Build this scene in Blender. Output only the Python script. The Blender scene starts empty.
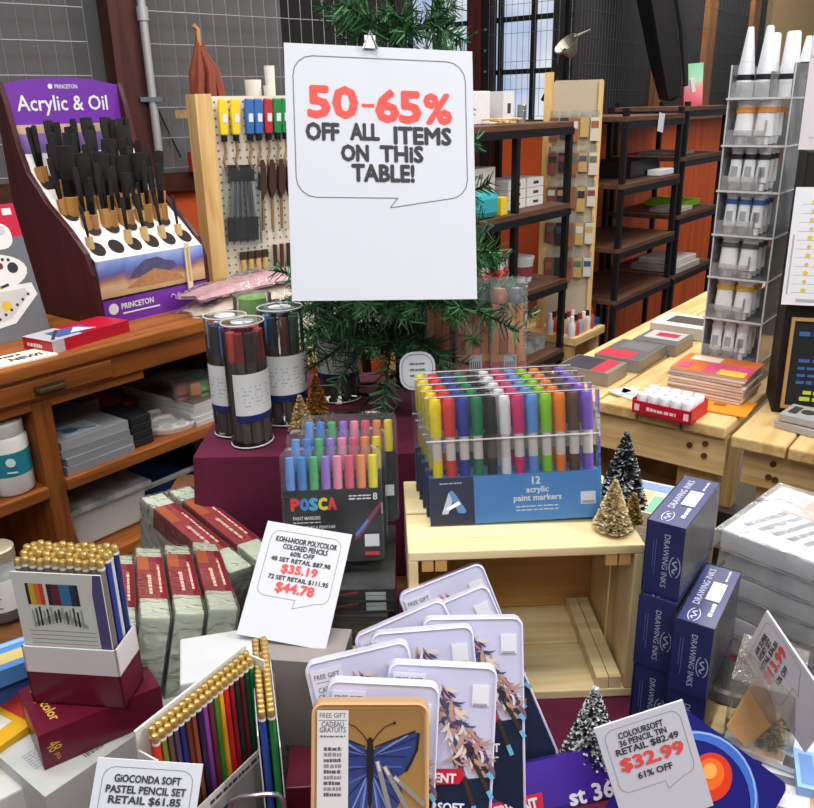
import bpy, math, random
from mathutils import Matrix, Vector, Euler
random.seed(7)
RAD = math.radians
COL = bpy.context.scene.collection

# ------------------------------------------------------------------ materials
def lin(h):
    h = h.lstrip('#')
    r = []
    for i in (0, 2, 4):
        c = int(h[i:i+2], 16) / 255
        r.append(c / 12.92 if c <= .04045 else ((c + .055) / 1.055) ** 2.4)
    return (*r, 1)
_M = {}
def newmat(name):
    m = bpy.data.materials.new(name); m.use_nodes = True
    n = m.node_tree.nodes; n.clear()
    out = n.new('ShaderNodeOutputMaterial')
    return m, n, m.node_tree.links, out
def P(hexa, rough=.5, metal=0, var=.05, scale=30, bump=0, spec=.4, name=None):
    """plain surface with a little procedural unevenness"""
    key = (hexa, rough, metal, var, scale, bump, spec)
    if key in _M: return _M[key]
    m, n, l, out = newmat(name or 'surface_' + hexa.strip('#'))
    b = n.new('ShaderNodeBsdfPrincipled')
    b.inputs['Roughness'].default_value = rough; b.inputs['Metallic'].default_value = metal
    b.inputs['Specular IOR Level'].default_value = spec
    tc = n.new('ShaderNodeTexCoord'); nz = n.new('ShaderNodeTexNoise')
    nz.inputs['Scale'].default_value = scale; nz.inputs['Detail'].default_value = 3
    l.new(tc.outputs['Object'], nz.inputs['Vector'])
    mx = n.new('ShaderNodeMixRGB')
    c = lin(hexa)
    mx.inputs[1].default_value = (*[x * (1 - var) for x in c[:3]], 1)
    mx.inputs[2].default_value = (*[min(1, x * (1 + var)) for x in c[:3]], 1)
    l.new(nz.outputs['Fac'], mx.inputs[0]); l.new(mx.outputs[0], b.inputs['Base Color'])
    if bump:
        bp = n.new('ShaderNodeBump'); bp.inputs['Strength'].default_value = bump; bp.inputs['Distance'].default_value = .004
        l.new(nz.outputs['Fac'], bp.inputs['Height']); l.new(bp.outputs[0], b.inputs['Normal'])
    l.new(b.outputs[0], out.inputs[0])
    _M[key] = m
    return m
def WOOD(a, bb, axis=0, scale=14, rough=.55, knots=True):
    key = ('wood', a, bb, axis, scale, rough)
    if key in _M: return _M[key]
    m, n, l, out = newmat('wood_grain')
    b = n.new('ShaderNodeBsdfPrincipled'); b.inputs['Roughness'].default_value = rough; b.inputs['Specular IOR Level'].default_value = .3
    tc = n.new('ShaderNodeTexCoord'); mp = n.new('ShaderNodeMapping')
    s = [scale * 1.0] * 3; s[axis] = scale * .09
    mp.inputs['Scale'].default_value = s
    l.new(tc.outputs['Object'], mp.inputs['Vector'])
    nz = n.new('ShaderNodeTexNoise'); nz.inputs['Scale'].default_value = 3; nz.inputs['Detail'].default_value = 6; nz.inputs['Distortion'].default_value = 1.2
    l.new(mp.outputs[0], nz.inputs['Vector'])
    n2 = n.new('ShaderNodeTexNoise'); n2.inputs['Scale'].default_value = 18; n2.inputs['Detail'].default_value = 2
    l.new(mp.outputs[0], n2.inputs['Vector'])
    ad = n.new('ShaderNodeMath'); ad.operation = 'MULTIPLY_ADD'; ad.inputs[1].default_value = .3
    l.new(n2.outputs['Fac'], ad.inputs[0]); l.new(nz.outputs['Fac'], ad.inputs[2])
    cr = n.new('ShaderNodeValToRGB')
    cr.color_ramp.elements[0].position = .45; cr.color_ramp.elements[0].color = lin(bb)
    cr.color_ramp.elements[1].position = .72; cr.color_ramp.elements[1].color = lin(a)
    l.new(ad.outputs[0], cr.inputs[0]); l.new(cr.outputs[0], b.inputs['Base Color'])
    bp = n.new('ShaderNodeBump'); bp.inputs['Strength'].default_value = .15; bp.inputs['Distance'].default_value = .002
    l.new(ad.outputs[0], bp.inputs['Height']); l.new(bp.outputs[0], b.inputs['Normal'])
    l.new(b.outputs[0], out.inputs[0]); _M[key] = m
    return m
def CLEAR(tint='#f4f8fa', body=.06, rough=.08, name='clear_plastic', gloss=.9, crinkle=0, ior=1.25):
    """clear plastic or glass: mostly see-through, glossy at grazing angles, a little milky"""
    key = ('clear', tint, body, rough, gloss, crinkle, ior)
    if key in _M: return _M[key]
    m, n, l, out = newmat(name)
    t = n.new('ShaderNodeBsdfTransparent'); t.inputs[0].default_value = lin(tint)
    g = n.new('ShaderNodeBsdfGlossy'); g.inputs['Roughness'].default_value = rough; g.inputs[0].default_value = (gloss, gloss, gloss, 1)
    d = n.new('ShaderNodeBsdfDiffuse'); d.inputs[0].default_value = (.85, .87, .88, 1)
    lw = n.new('ShaderNodeFresnel'); lw.inputs[0].default_value = ior
    nz = n.new('ShaderNodeTexNoise'); nz.inputs['Scale'].default_value = 25 if not crinkle else crinkle
    tc = n.new('ShaderNodeTexCoord'); l.new(tc.outputs['Object'], nz.inputs['Vector'])
    if crinkle:
        nz.inputs['Distortion'].default_value = 1.5
        bp = n.new('ShaderNodeBump'); bp.inputs['Strength'].default_value = .8; bp.inputs['Distance'].default_value = .01
        l.new(nz.outputs['Fac'], bp.inputs['Height'])
        l.new(bp.outputs[0], g.inputs['Normal']); l.new(bp.outputs[0], lw.inputs['Normal'])
    m1 = n.new('ShaderNodeMixShader'); m2 = n.new('ShaderNodeMixShader')
    mm = n.new('ShaderNodeMath'); mm.operation = 'MULTIPLY'; mm.inputs[1].default_value = body * 2
    l.new(nz.outputs['Fac'], mm.inputs[0]); l.new(mm.outputs[0], m1.inputs[0])
    l.new(t.outputs[0], m1.inputs[1]); l.new(d.outputs[0], m1.inputs[2])
    l.new(lw.outputs[0], m2.inputs[0]); l.new(m1.outputs[0], m2.inputs[1]); l.new(g.outputs[0], m2.inputs[2])
    l.new(m2.outputs[0], out.inputs[0]); _M[key] = m
    return m
def RAMP(name, stops, vec=(1, 1, 1), axis='Z', noise=4, rough=.6, dist=.6, amount=.35, lo=0, hi=1):
    """printed picture: colour bands along an object axis broken up by noise"""
    m, n, l, out = newmat(name)
    b = n.new('ShaderNodeBsdfPrincipled'); b.inputs['Roughness'].default_value = rough; b.inputs['Specular IOR Level'].default_value = .3
    tc = n.new('ShaderNodeTexCoord'); sp = n.new('ShaderNodeSeparateXYZ'); l.new(tc.outputs['Object'], sp.inputs[0])
    mr = n.new('ShaderNodeMapRange'); mr.inputs[1].default_value = lo; mr.inputs[2].default_value = hi
    l.new(sp.outputs[axis], mr.inputs[0])
    nz = n.new('ShaderNodeTexNoise'); nz.inputs['Scale'].default_value = noise; nz.inputs['Detail'].default_value = 5; nz.inputs['Distortion'].default_value = dist
    mp = n.new('ShaderNodeMapping'); mp.inputs['Scale'].default_value = vec
    l.new(tc.outputs['Object'], mp.inputs[0]); l.new(mp.outputs[0], nz.inputs['Vector'])
    ma = n.new('ShaderNodeMath'); ma.operation = 'MULTIPLY_ADD'; ma.inputs[1].default_value = amount
    l.new(nz.outputs['Fac'], ma.inputs[0]); l.new(mr.outputs[0], ma.inputs[2])
    sb = n.new('ShaderNodeMath'); sb.operation = 'SUBTRACT'; sb.inputs[1].default_value = amount * .5
    l.new(ma.outputs[0], sb.inputs[0])
    cr = n.new('ShaderNodeValToRGB'); e = cr.color_ramp.elements
    while len(e) < len(stops): e.new(.5)
    for k, (p, c) in enumerate(stops): e[k].position = p; e[k].color = lin(c)
    l.new(sb.outputs[0], cr.inputs[0]); l.new(cr.outputs[0], b.inputs['Base Color']); l.new(b.outputs[0], out.inputs[0])
    return m

# ------------------------------------------------------------------ mesh builder
_TXT = {}
def text_geo(s, bold):
    key = (s, bold)
    if key in _TXT: return _TXT[key]
    cu = bpy.data.curves.new('t', 'FONT'); cu.body = s; cu.size = 1; cu.resolution_u = 2; cu.offset = bold; cu.fill_mode = 'FRONT'
    cu.align_x = 'CENTER'
    ob = bpy.data.objects.new('t', cu); COL.objects.link(ob)
    dg = bpy.context.evaluated_depsgraph_get()
    me = bpy.data.meshes.new_from_object(ob.evaluated_get(dg))
    vs = [(v.co.x, v.co.y) for v in me.vertices]; fs = [tuple(p.vertices) for p in me.polygons]
    bpy.data.objects.remove(ob); bpy.data.curves.remove(cu); bpy.data.meshes.remove(me)
    xs = [v[0] for v in vs]; ys = [v[1] for v in vs]
    x0, x1, y0, y1 = min(xs), max(xs), min(ys), max(ys)
    vs = [((x - x0) / (x1 - x0) - .5, (y - y0) / (y1 - y0) - .5) for x, y in vs]
    _TXT[key] = (vs, fs)
    return _TXT[key]
class MB:
    def __init__(s): s.v, s.f, s.mi = [], [], []
    def add(s, vs, fs, m=0):
        b = len(s.v); s.v += [tuple(v) for v in vs]; s.f += [tuple(b + i for i in f) for f in fs]; s.mi += [m] * len(fs)
        return s
    def box(s, c, d, m=0, rot=None):
        x, y, z = d[0] / 2, d[1] / 2, d[2] / 2
        vs = [Vector((a * x, b * y, e * z)) for e in (-1, 1) for b in (-1, 1) for a in (-1, 1)]
        if rot is not None:
            R = rot if isinstance(rot, Matrix) else Euler(rot).to_matrix()
            vs = [R @ v for v in vs]
        c = Vector(c)
        return s.add([v + c for v in vs], [(0, 2, 3, 1), (4, 5, 7, 6), (0, 1, 5, 4), (2, 6, 7, 3), (0, 4, 6, 2), (1, 3, 7, 5)], m)
    def bx(s, x0, x1, y0, y1, z0, z1, m=0):
        return s.box(((x0 + x1) / 2, (y0 + y1) / 2, (z0 + z1) / 2), (x1 - x0, y1 - y0, z1 - z0), m)
    def cyl(s, p0, p1, r0, r1=None, n=10, m=0, caps=True):
        r1 = r0 if r1 is None else r1
        p0, p1 = Vector(p0), Vector(p1); d = (p1 - p0).normalized()
        u = d.orthogonal().normalized(); w = d.cross(u)
        vs = []
        for p, r in ((p0, r0), (p1, r1)):
            vs += [p + u * r * math.cos(2 * math.pi * i / n) + w * r * math.sin(2 * math.pi * i / n) for i in range(n)]
        fs = [(i, (i + 1) % n, n + (i + 1) % n, n + i) for i in range(n)]
        if caps: fs += [tuple(range(n - 1, -1, -1)), tuple(range(n, 2 * n))]
        return s.add(vs, fs, m)
    def lathe(s, prof, n=20, m=0, c=(0, 0, 0), sx=1, sy=1):
        vs, fs = [], []
        for r, z in prof:
            vs += [(c[0] + sx * r * math.cos(2 * math.pi * i / n), c[1] + sy * r * math.sin(2 * math.pi * i / n), c[2] + z) for i in range(n)]
        for k in range(len(prof) - 1):
            fs += [(k * n + i, k * n + (i + 1) % n, (k + 1) * n + (i + 1) % n, (k + 1) * n + i) for i in range(n)]
        if prof[0][0] > 1e-6: fs.append(tuple(range(n - 1, -1, -1)))
        if prof[-1][0] > 1e-6: fs.append(tuple((len(prof) - 1) * n + i for i in range(n)))
        return s.add(vs, fs, m)
    def tube(s, pts, r, n=6, m=0, closed=False):
        pts = [Vector(p) for p in pts]; N = len(pts); vs, fs = [], []
        ref = None
        for i, p in enumerate(pts):
            a = pts[(i - 1) % N] if (closed or i) else p
            b = pts[(i + 1) % N] if (closed or i < N - 1) else p
            d = (b - a).normalized()
            if ref is None: ref = d.orthogonal().normalized()
            u = (ref - d * ref.dot(d)).normalized(); w = d.cross(u); ref = u
            rr = r[i] if isinstance(r, (list, tuple)) else r
            vs += [p + u * rr * math.cos(2 * math.pi * k / n) + w * rr * math.sin(2 * math.pi * k / n) for k in range(n)]
        for i in range(N if closed else N - 1):
            j = (i + 1) % N
            fs += [(i * n + k, i * n + (k + 1) % n, j * n + (k + 1) % n, j * n + k) for k in range(n)]
        if not closed: fs += [tuple(range(n - 1, -1, -1)), tuple((N - 1) * n + k for k in range(n))]
        return s.add(vs, fs, m)
    def prism(s, poly, o, U, V, W, m=0):
        o, U, V, W = Vector(o), Vector(U), Vector(V), Vector(W); n = len(poly)
        a = [o + U * x + V * y for x, y in poly]
        return s.add(a + [p + W for p in a], [tuple(range(n - 1, -1, -1)), tuple(range(n, 2 * n))] + [(i, (i + 1) % n, n + (i + 1) % n, n + i) for i in range(n)], m)
    def face(s, o, U, V, N=None): return Face(s, o, U, V, N)
    def obj(s, name, mats, parent=None, bev=0, smooth=False, loc=None, rot=None, weld=False):
        me = bpy.data.meshes.new(name)
        me.from_pydata(s.v, [], s.f)
        if not isinstance(mats, (list, tuple)): mats = [mats]
        for m in mats: me.materials.append(m)
        me.polygons.foreach_set('material_index', s.mi)
        if smooth: me.polygons.foreach_set('use_smooth', [True] * len(s.f))
        me.update()
        o = bpy.data.objects.new(name, me); COL.objects.link(o)
        if smooth:
            try: me.set_sharp_from_angle(angle=RAD(40))
            except Exception: pass
        if parent is not None: o.parent = parent
        if loc is not None: o.location = loc
        if rot is not None: o.rotation_euler = rot
        if bev:
            b = o.modifiers.new('bevel', 'BEVEL'); b.width = bev; b.segments = 2; b.limit_method = 'ANGLE'; b.angle_limit = RAD(40)
        return o
class Face:
    """a printed face: 2-D drawing on a plane of a part, ink lying a hair above it"""
    def __init__(s, mb, o, U, V, N=None):
        s.mb, s.o, s.U, s.V = mb, Vector(o), Vector(U).normalized(), Vector(V).normalized()
        s.N = Vector(N).normalized() if N is not None else s.U.cross(s.V)
    def p(s, u, v, k=1): return s.o + s.U * u + s.V * v + s.N * (.00025 * k)
    def poly(s, pts, m, k=1): s.mb.add([s.p(u, v, k) for u, v in pts], [tuple(range(len(pts)))], m); return s
    def rect(s, u0, v0, u1, v1, m, k=1): return s.poly([(u0, v0), (u1, v0), (u1, v1), (u0, v1)], m, k)
    def disc(s, u, v, r, m, k=1, n=16, ry=None):
        ry = ry or r
        return s.poly([(u + r * math.cos(6.2832 * i / n), v + ry * math.sin(6.2832 * i / n)) for i in range(n)], m, k)
    def line(s, pts, w, m, k=1, closed=False):
        n = len(pts)
        for i in range(n if closed else n - 1):
            a, b = Vector(pts[i]), Vector(pts[(i + 1) % n]); d = b - a
            if d.length < 1e-9: continue
            d.normalize(); t = Vector((-d.y, d.x)) * w / 2; e = d * w * .3
            s.poly([tuple(a - e - t), tuple(b + e - t), tuple(b + e + t), tuple(a - e + t)], m, k + .02 * (i % 2))
        return s
    def text(s, t, u, v, w, h, m, k=2, bold=.01, ang=0, heavy=0):
        vs, fs = text_geo(t, bold); c, sn = math.cos(ang), math.sin(ang)
        # heavy lettering: the same strokes laid down again a little to each side
        e = heavy * h; offs = [(0, 0)] if not heavy else [(e, 0), (-e, 0), (0, e), (0, -e), (e * .7, e * .7), (-e * .7, -e * .7), (e * .7, -e * .7), (-e * .7, e * .7)]
        for i, (ox, oy) in enumerate(offs):
            s.mb.add([s.p(u + ox + x * w * c - y * h * sn, v + oy + x * w * sn + y * h * c, k + .05 * i) for x, y in vs], fs, m)
        return s
def scrib(f, u, v, w, h, m, n, k=2, seed=3):
    """lettering too small to read in the photograph: a row of word-like strokes"""
    rn = random.Random(seed + n); x = u
    while x < u + w:
        q = w / n * rn.uniform(.5, 1.2)
        f.rect(x, v - h / 2, min(x + q * .8, u + w), v + h / 2 * rn.uniform(.5, 1), m, k); x += q
def rrect(x0, y0, x1, y1, r, n=4):
    out = []
    for cx, cy, a0 in ((x1 - r, y0 + r, -90), (x1 - r, y1 - r, 0), (x0 + r, y1 - r, 90), (x0 + r, y0 + r, 180)):
        out += [(cx + r * math.cos(RAD(a0 + 90 * i / n)), cy + r * math.sin(RAD(a0 + 90 * i / n))) for i in range(n + 1)]
    return out

# ------------------------------------------------------------------ scene tree helpers
def tag(o, label, cat, group=None, kind=None):
    o['label'] = label; o['category'] = cat
    if group: o['group'] = group
    if kind: o['kind'] = kind
    return o
def T(name, label, cat, loc, rot=(0, 0, 0), group=None):
    o = bpy.data.objects.new(name, None); COL.objects.link(o); o.empty_display_size = .05
    o.location = loc; o.rotation_euler = [RAD(a) for a in rot]
    return tag(o, label, cat, group)
def S(mb, name, mats, label, cat, loc=(0, 0, 0), rot=(0, 0, 0), group=None, bev=0, smooth=False):
    o = mb.obj(name, mats, None, bev, smooth); o.location = loc; o.rotation_euler = [RAD(a) for a in rot]
    return tag(o, label, cat, group)
def ST(mb, name, mats, bev=0, parent=None):
    o = mb.obj(name, mats, parent, bev)
    if parent is None: o['kind'] = 'structure'
    return o
def kids(o): return [c for c in list(o.children)]
def dup(o, loc=None, rot=None, label=None, parent=None, group=None):
    c = o.copy(); COL.objects.link(c)
    if parent is not None: c.parent = parent
    if loc is not None: c.location = loc
    if rot is not None: c.rotation_euler = [RAD(a) for a in rot]
    if label: c['label'] = label
    if group: c['group'] = group
    for ch in kids(o): dup(ch, parent=c)
    return c
ORD = ['first', 'second', 'third', 'fourth', 'fifth', 'sixth', 'seventh', 'eighth', 'ninth', 'tenth', 'eleventh', 'twelfth', 'thirteenth', 'fourteenth', 'fifteenth', 'sixteenth', 'seventeenth', 'eighteenth', 'nineteenth', 'twentieth']

# ------------------------------------------------------------------ camera (and pixel -> point on a level plane, used to set things down where they stand)
F_PX, PITCH, ROLL, CZ = 815., RAD(20), RAD(1.2), 1.45
_c, _s = math.cos(PITCH), math.sin(PITCH)
_R0, FWD, _U0 = Vector((1, 0, 0)), Vector((0, _c, -_s)), Vector((0, _s, _c))
RGT = _R0 * math.cos(ROLL) - _U0 * math.sin(ROLL); UPV = _U0 * math.cos(ROLL) + _R0 * math.sin(ROLL)
CAM = Vector((0, 0, CZ))
cd = bpy.data.cameras.new('camera'); cam = bpy.data.objects.new('camera', cd); COL.objects.link(cam)
cd.sensor_fit = 'HORIZONTAL'; cd.sensor_width = 36; cd.lens = 36 * F_PX / 814; cd.clip_start = .02
cam.matrix_world = Matrix(((RGT.x, UPV.x, -FWD.x, 0), (RGT.y, UPV.y, -FWD.y, 0), (RGT.z, UPV.z, -FWD.z, CZ), (0, 0, 0, 1)))
bpy.context.scene.camera = cam
def ray(px, py): return FWD + RGT * ((px - 407) / F_PX) + UPV * ((404 - py) / F_PX)
def G(px, py, z):
    r = ray(px, py); return CAM + r * ((z - CZ) / r.z)
def AT(px, py, d): return CAM + ray(px, py) * d
A = Vector((math.sin(RAD(38.5)), math.cos(RAD(38.5)), 0)); B = Vector((-A.y, A.x, 0)); YA = 51.5
def FR(o):
    """local frame along the aisle direction A: (x along A, y to the back, z up) -> world"""
    return lambda x, y, z: Vector((o[0], o[1], 0)) + A * x + B * y + Vector((0, 0, z))
# ------------------------------------------------------------------ common materials
WHITE = P('#d6d7da', .6); PAPER = P('#c9ccd5', .75, var=.02); BLACK = P('#0c0c0e', .4); INK = P('#3a3a3e', .8, var=.02); REDINK = P('#e0524a', .7, var=.03)
BURG = P('#5a1234', .85, var=.12, scale=300, bump=.2); STEEL = P('#b9bcc0', .3, 1); DKSTEEL = P('#141416', .45, .3)
CRATE = WOOD('#e9d8a8', '#d6bb84', 0, 10); CRATEV = WOOD('#e2cc98', '#cdae76', 2, 10); CRATE_SHADED = WOOD('#c99a5c', '#b5854a', 0, 8)  # inside wood is a browner copy, the crate's shade put into its colour
PINE = WOOD('#dcbd86', '#c29a5c', 0, 8); PINEV = WOOD('#d8b67c', '#bd9355', 2, 8)
OAK = WOOD('#9a5a26', '#6e3a14', 0, 9); OAKV = WOOD('#8f5122', '#693612', 2, 9)
DARKW = WOOD('#43201a', '#2a1210', 2, 9); SHELFW = WOOD('#5c4030', '#402a1e', 0, 7)
ORANGE = P('#c4501c', .7, var=.18, scale=6); GOLD = P('#d2b670', .36, .85, var=.06, scale=60)
CLR = CLEAR(body=.03); FILM = CLEAR('#fbfdff', .05, .06, 'clear_film', 1, 30); WRAP = CLEAR('#f6f8fa', .22, .12, 'plastic_wrap', 1, 18)
CARDB = P('#86643e', .85, var=.08)

# ------------------------------------------------------------------ the setting
ST(MB().bx(-4, 8, -1, 10, -.05, 0), 'floor', P('#57504a', .8, var=.25, scale=3))
def wall_seg(name, a, b, z0, z1, th, mat):
    a, b = Vector(a), Vector(b); d = (b - a); L = d.length; d.normalize(); n = Vector((-d.y, d.x))
    mb = MB(); mb.prism([(0, z0), (L, z0), (L, z1), (0, z1)], (a.x, a.y, 0), (d.x, d.y, 0), (0, 0, 1), (n.x * th, n.y * th, 0))
    return ST(mb, name, mat)
WL0, WL1, WL2 = Vector((-2.3, 1.805)), Vector((-.433, 3.289)), Vector((.05, 3.673))
GREYP = P('#58585a', .7, var=.12, scale=4)
wall_seg('wall_left', WL0, WL1, 1.24, 3.1, .08, GREYP)
wall_seg('wall_back_recess', WL1, WL2, 1.24, 3.1, .08, P('#131214', .9))
wall_seg('wall_left_lower', WL0, WL2, 0, 1.235, .08, ORANGE)
dl = (WL1 - WL0).normalized(); nl = Vector((dl.y, -dl.x))
wall_seg('trim_1', WL0 + nl * .035, WL2 + nl * .035, 1.19, 1.25, .033, WOOD('#4a2416', '#301408', 0, 8))
WC = Vector((.747, 3.93)); B2 = Vector((B.x, B.y)); A2 = Vector((A.x, A.y))
wall_seg('wall_back_lower', WC + B2 * 1.5, WC, 0, 1.36, .08, ORANGE)
wall_seg('wall_back_upper', WC + B2 * 1.5, WC, 2.5, 3.1, .08, P('#2a2625', .8))
wall_seg('wall_right_lower', WC, WC + A2 * 7.5, 0, 1.36, .08, WOOD('#cc5a1e', '#a84414', 2, 5))
wall_seg('wall_right_dark', WC, WC + A2 * 2.87, 1.36, 3.1, .08, P('#17171a', .85))
wall_seg('wall_right_board', WC + A2 * 2.87, WC + A2 * 7.5, 1.36, 3.3, .08, P('#c6a674', .85, var=.12, scale=40))
wall_seg('trim_2', WC + A2 * .02 - B2 * .04, WC + A2 * 3.6 - B2 * .04, 1.35, 1.385, .04, WOOD('#7a5a3e', '#5a3e28', 0, 6))
wall_seg('trim_3', WC + B2 * 1.5 - A2 * .03, WC - A2 * .03, 1.34, 1.385, .03, WOOD('#5a3a26', '#3c2416', 0, 6))
# window with black steel mullions along the back wall
FB = lambda x, y, z: Vector((WC.x, WC.y, 0)) + B * x + A * y + Vector((0, 0, z))
def bwin(mb, x0, x1, y0, y1, z0, z1, m=0): mb.prism([(x0, z0), (x1, z0), (x1, z1), (x0, z1)], FB(0, y0, 0), B, (0, 0, 1), A * (y1 - y0), m)
mb = MB()
for x in (0.0, .17, .345, .52, .70, .88, 1.06, 1.24, 1.45): bwin(mb, x, x + .022, 0, .05, 1.36, 2.5)
for z in (1.36, 1.585, 1.81, 2.04, 2.27, 2.48): bwin(mb, 0, 1.47, .005, .045, z, z + .022)
wf = ST(mb, 'window_1', P('#121214', .5, .2))
mb = MB(); bwin(mb, .0, 1.47, .02, .026, 1.36, 2.5)
def sky_pane():
    m, n, l, out = newmat('daylit_window_glass')
    e = n.new('ShaderNodeEmission'); e.inputs[1].default_value = 1.25
    tc = n.new('ShaderNodeTexCoord'); nz = n.new('ShaderNodeTexNoise'); nz.inputs['Scale'].default_value = 2.2; nz.inputs['Detail'].default_value = 4
    cr = n.new('ShaderNodeValToRGB'); cr.color_ramp.elements[0].position = .38; cr.color_ramp.elements[0].color = lin('#a3b6d6'); cr.color_ramp.elements[1].position = .6; cr.color_ramp.elements[1].color = lin('#e4e6ea')
    l.new(tc.outputs['Object'], nz.inputs['Vector']); l.new(nz.outputs['Fac'], cr.inputs[0]); l.new(cr.outputs[0], e.inputs[0])
    g = n.new('ShaderNodeBsdfGlossy'); g.inputs['Roughness'].default_value = .1; mx = n.new('ShaderNodeMixShader'); mx.inputs[0].default_value = .06
    l.new(e.outputs[0], mx.inputs[1]); l.new(g.outputs[0], mx.inputs[2]); l.new(mx.outputs[0], out.inputs[0]); return m
ST(mb, 'pane', sky_pane(), parent=wf)
# dark timber post beside the window and on the left wall, studs on the right wall
mb = MB(); bwin(mb, .425, .50, -.06, 0, 0, 3.0)
ST(mb, 'trim_4', WOOD('#4a1c14', '#32100c', 2, 7))
mb = MB(); bwin(mb, .37, .422, -.055, -.005, 0, 3.0)
p_ = ST(mb, 'trim_5', P('#15110f', .5, .3))
mb = MB()
for z in (1.42, 1.51, 1.60, 1.69, 1.78): c = FB(.396, -.055, z); mb.cyl(c, c - A * .008, .006, n=8)
ST(mb, 'bolt', STEEL, parent=p_)
def lw(t, y, z): p = WL0 + dl * t + nl * y; return Vector((p.x, p.y, z))
tp = (Vector((-.915, 2.906)) - WL0).dot(dl)
mb = MB(); mb.prism([(0, 0), (.115, 0), (.115, 3.0), (0, 3.0)], lw(tp - .07, .04, 0), (dl.x, dl.y, 0), (0, 0, 1), (nl.x * .09, nl.y * .09, 0))
ST(mb, 'trim_6', WOOD('#48221a', '#30130e', 2, 7))
for k, (x, w, zz) in enumerate(((1.66, .14, 3.0), (2.50, .13, 3.0), (.94, .10, 1.66))):
    o = Vector((WC.x, WC.y, 0)) + A * x - B * .03
    mb = MB(); mb.prism([(0, 1.38), (w, 1.38), (w, zz), (0, zz)], o, A, (0, 0, 1), B * .03)
    ST(mb, 'trim_%d' % (7 + k), WOOD('#8a5a30', '#6a3f1c', 2, 6))
# wire grid panels
def grid(o, d, L, z0, z1, px, pz, r, mat, label, n):
    mb = MB(); d = Vector((d.x, d.y, 0)); o = Vector((o.x, o.y, 0)); n = Vector((n.x, n.y, 0))
    k = int(L / px) + 1
    for i in range(k): a = o + d * (i * px); mb.cyl(a + Vector((0, 0, z0)), a + Vector((0, 0, z1)), r, n=4, caps=False)
    for j in range(int((z1 - z0) / pz) + 1):
        z = Vector((0, 0, z0 + j * pz)); mb.cyl(o + z + n * r * 2, o + d * ((k - 1) * px) + z + n * r * 2, r, n=4, caps=False)
    return S(mb, 'wire_grid_panel', mat, label, 'wire panel', group='wire grid panels on the walls')
GW = P('#8d8f92', .4, .5)
grid(WL0 + nl * .05, dl, tp - .1, 1.27, 2.5, .05, .098, .0017, GW, 'grey wire grid panel on the dark wall behind the brush rack', nl)
grid(WL0 + dl * (tp + .07) + nl * .05, dl, 1.42, 1.27, 2.5, .05, .098, .0017, GW, 'grey wire grid panel behind the white pegboard and the big sale sign', nl)
grid(WC + B2 * .01 - A2 * .07, B2, .36, 1.4, 2.4, .03, .118, .0012, P('#4c5058', .5, .3), 'fine wire grid panel hung across the window', -A2)
grid(WC + A2 * .02 - B2 * .05, A2, 2.8, 1.4, 2.4, .03, .11, .0012, P('#3c3e42', .5, .3), 'dark wire grid panel on the black wall above the empty shelves', -B2)
# conduit and its clamp, black cable
c0 = lw(tp + .03, .15, 0)
t = T('conduit_pipe', 'pale grey metal conduit pipe running down the dark timber post', 'pipe', c0)
MB().cyl((0, 0, 1.33), (0, 0, 3), .013, n=12).cyl((0, 0, 1.72), (0, 0, 1.76), .018, n=12).obj('pipe', P('#a9abac', .45, .4), t, smooth=True)
MB().box((0, 0, 1.49), (.07, .03, .014)).obj('clamp', STEEL, t)
mb = MB(); q = lw(tp + .075, .03, 0)
mb.tube([q + Vector((.03 * math.sin(z * 3), 0, 0)) + Vector((dl.x, dl.y, 0)) * max(0, (1.6 - z)) * .35 + Vector((0, 0, z)) for z in [2.6 - .1 * i for i in range(14)]], .003)
S(mb, 'black_cable', BLACK, 'thin black cable dangling beside the conduit pipe', 'cable')
# blue and red boxes on the ledge behind the pegboard
for (dt, w, h, col, lb) in ((.19, .03, .07, '#b52a22', 'small red box on the wall ledge beside the brush rack'), (.235, .09, .045, '#2f68ad', 'small blue box on the wall ledge beside the brush rack')):
    mb = MB(); mb.box((0, 0, h / 2), (w, .03, h)); S(mb, 'ledge_box', P(col), lb, 'box', lw(tp + dt, .06, 1.25), (0, 0, math.degrees(math.atan2(dl.y, dl.x))), bev=.002)

# ------------------------------------------------------------------ shelf of stock in the back (black frame, brown boards)
S1 = FR((.104, 2.505))
def shelf_unit(label, fr, L, D, zs, poles, top, yaw=YA, group=None):
    t = T('shelving_unit', label, 'shelf', fr(0, 0, 0), (0, 0, yaw), group)
    for i, x in enumerate(poles):
        for y in (.012, D - .012):
            MB().bx(x - .011, x + .011, y - .011, y + .011, 0, top).obj('post', DKSTEEL, t)
    for z in zs:
        b = MB().bx(0, L, .0, D, z - .022, z).obj('shelf_board', SHELFW, t, bev=.003)
        MB().bx(0, L, -.004, .004, z - .045, z - .022).bx(0, L, D - .004, D + .004, z - .045, z - .022).obj('rail', DKSTEEL, b)
    return t
shelf_unit('black steel shelving unit with brown boards behind the little tree, stocked with boxes', S1, .86, .33, (.525, .81, 1.097, 1.39), (.012, .47, .848), 1.39)
R2 = FR((.891, 3.389))
shelf_unit('nearly empty black shelving unit with brown boards against the orange wall', R2, .62, .36, (.66, .88, 1.14, 1.40), (.012, .60), 1.43)
R3 = FR((.891 + A.x * .66, 3.389 + A.y * .66))
shelf_unit('second black shelving unit, standing behind the clear tube tower', R3, .56, .36, (.66, .945, 1.21, 1.43), (.012, .548), 1.45)

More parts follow.
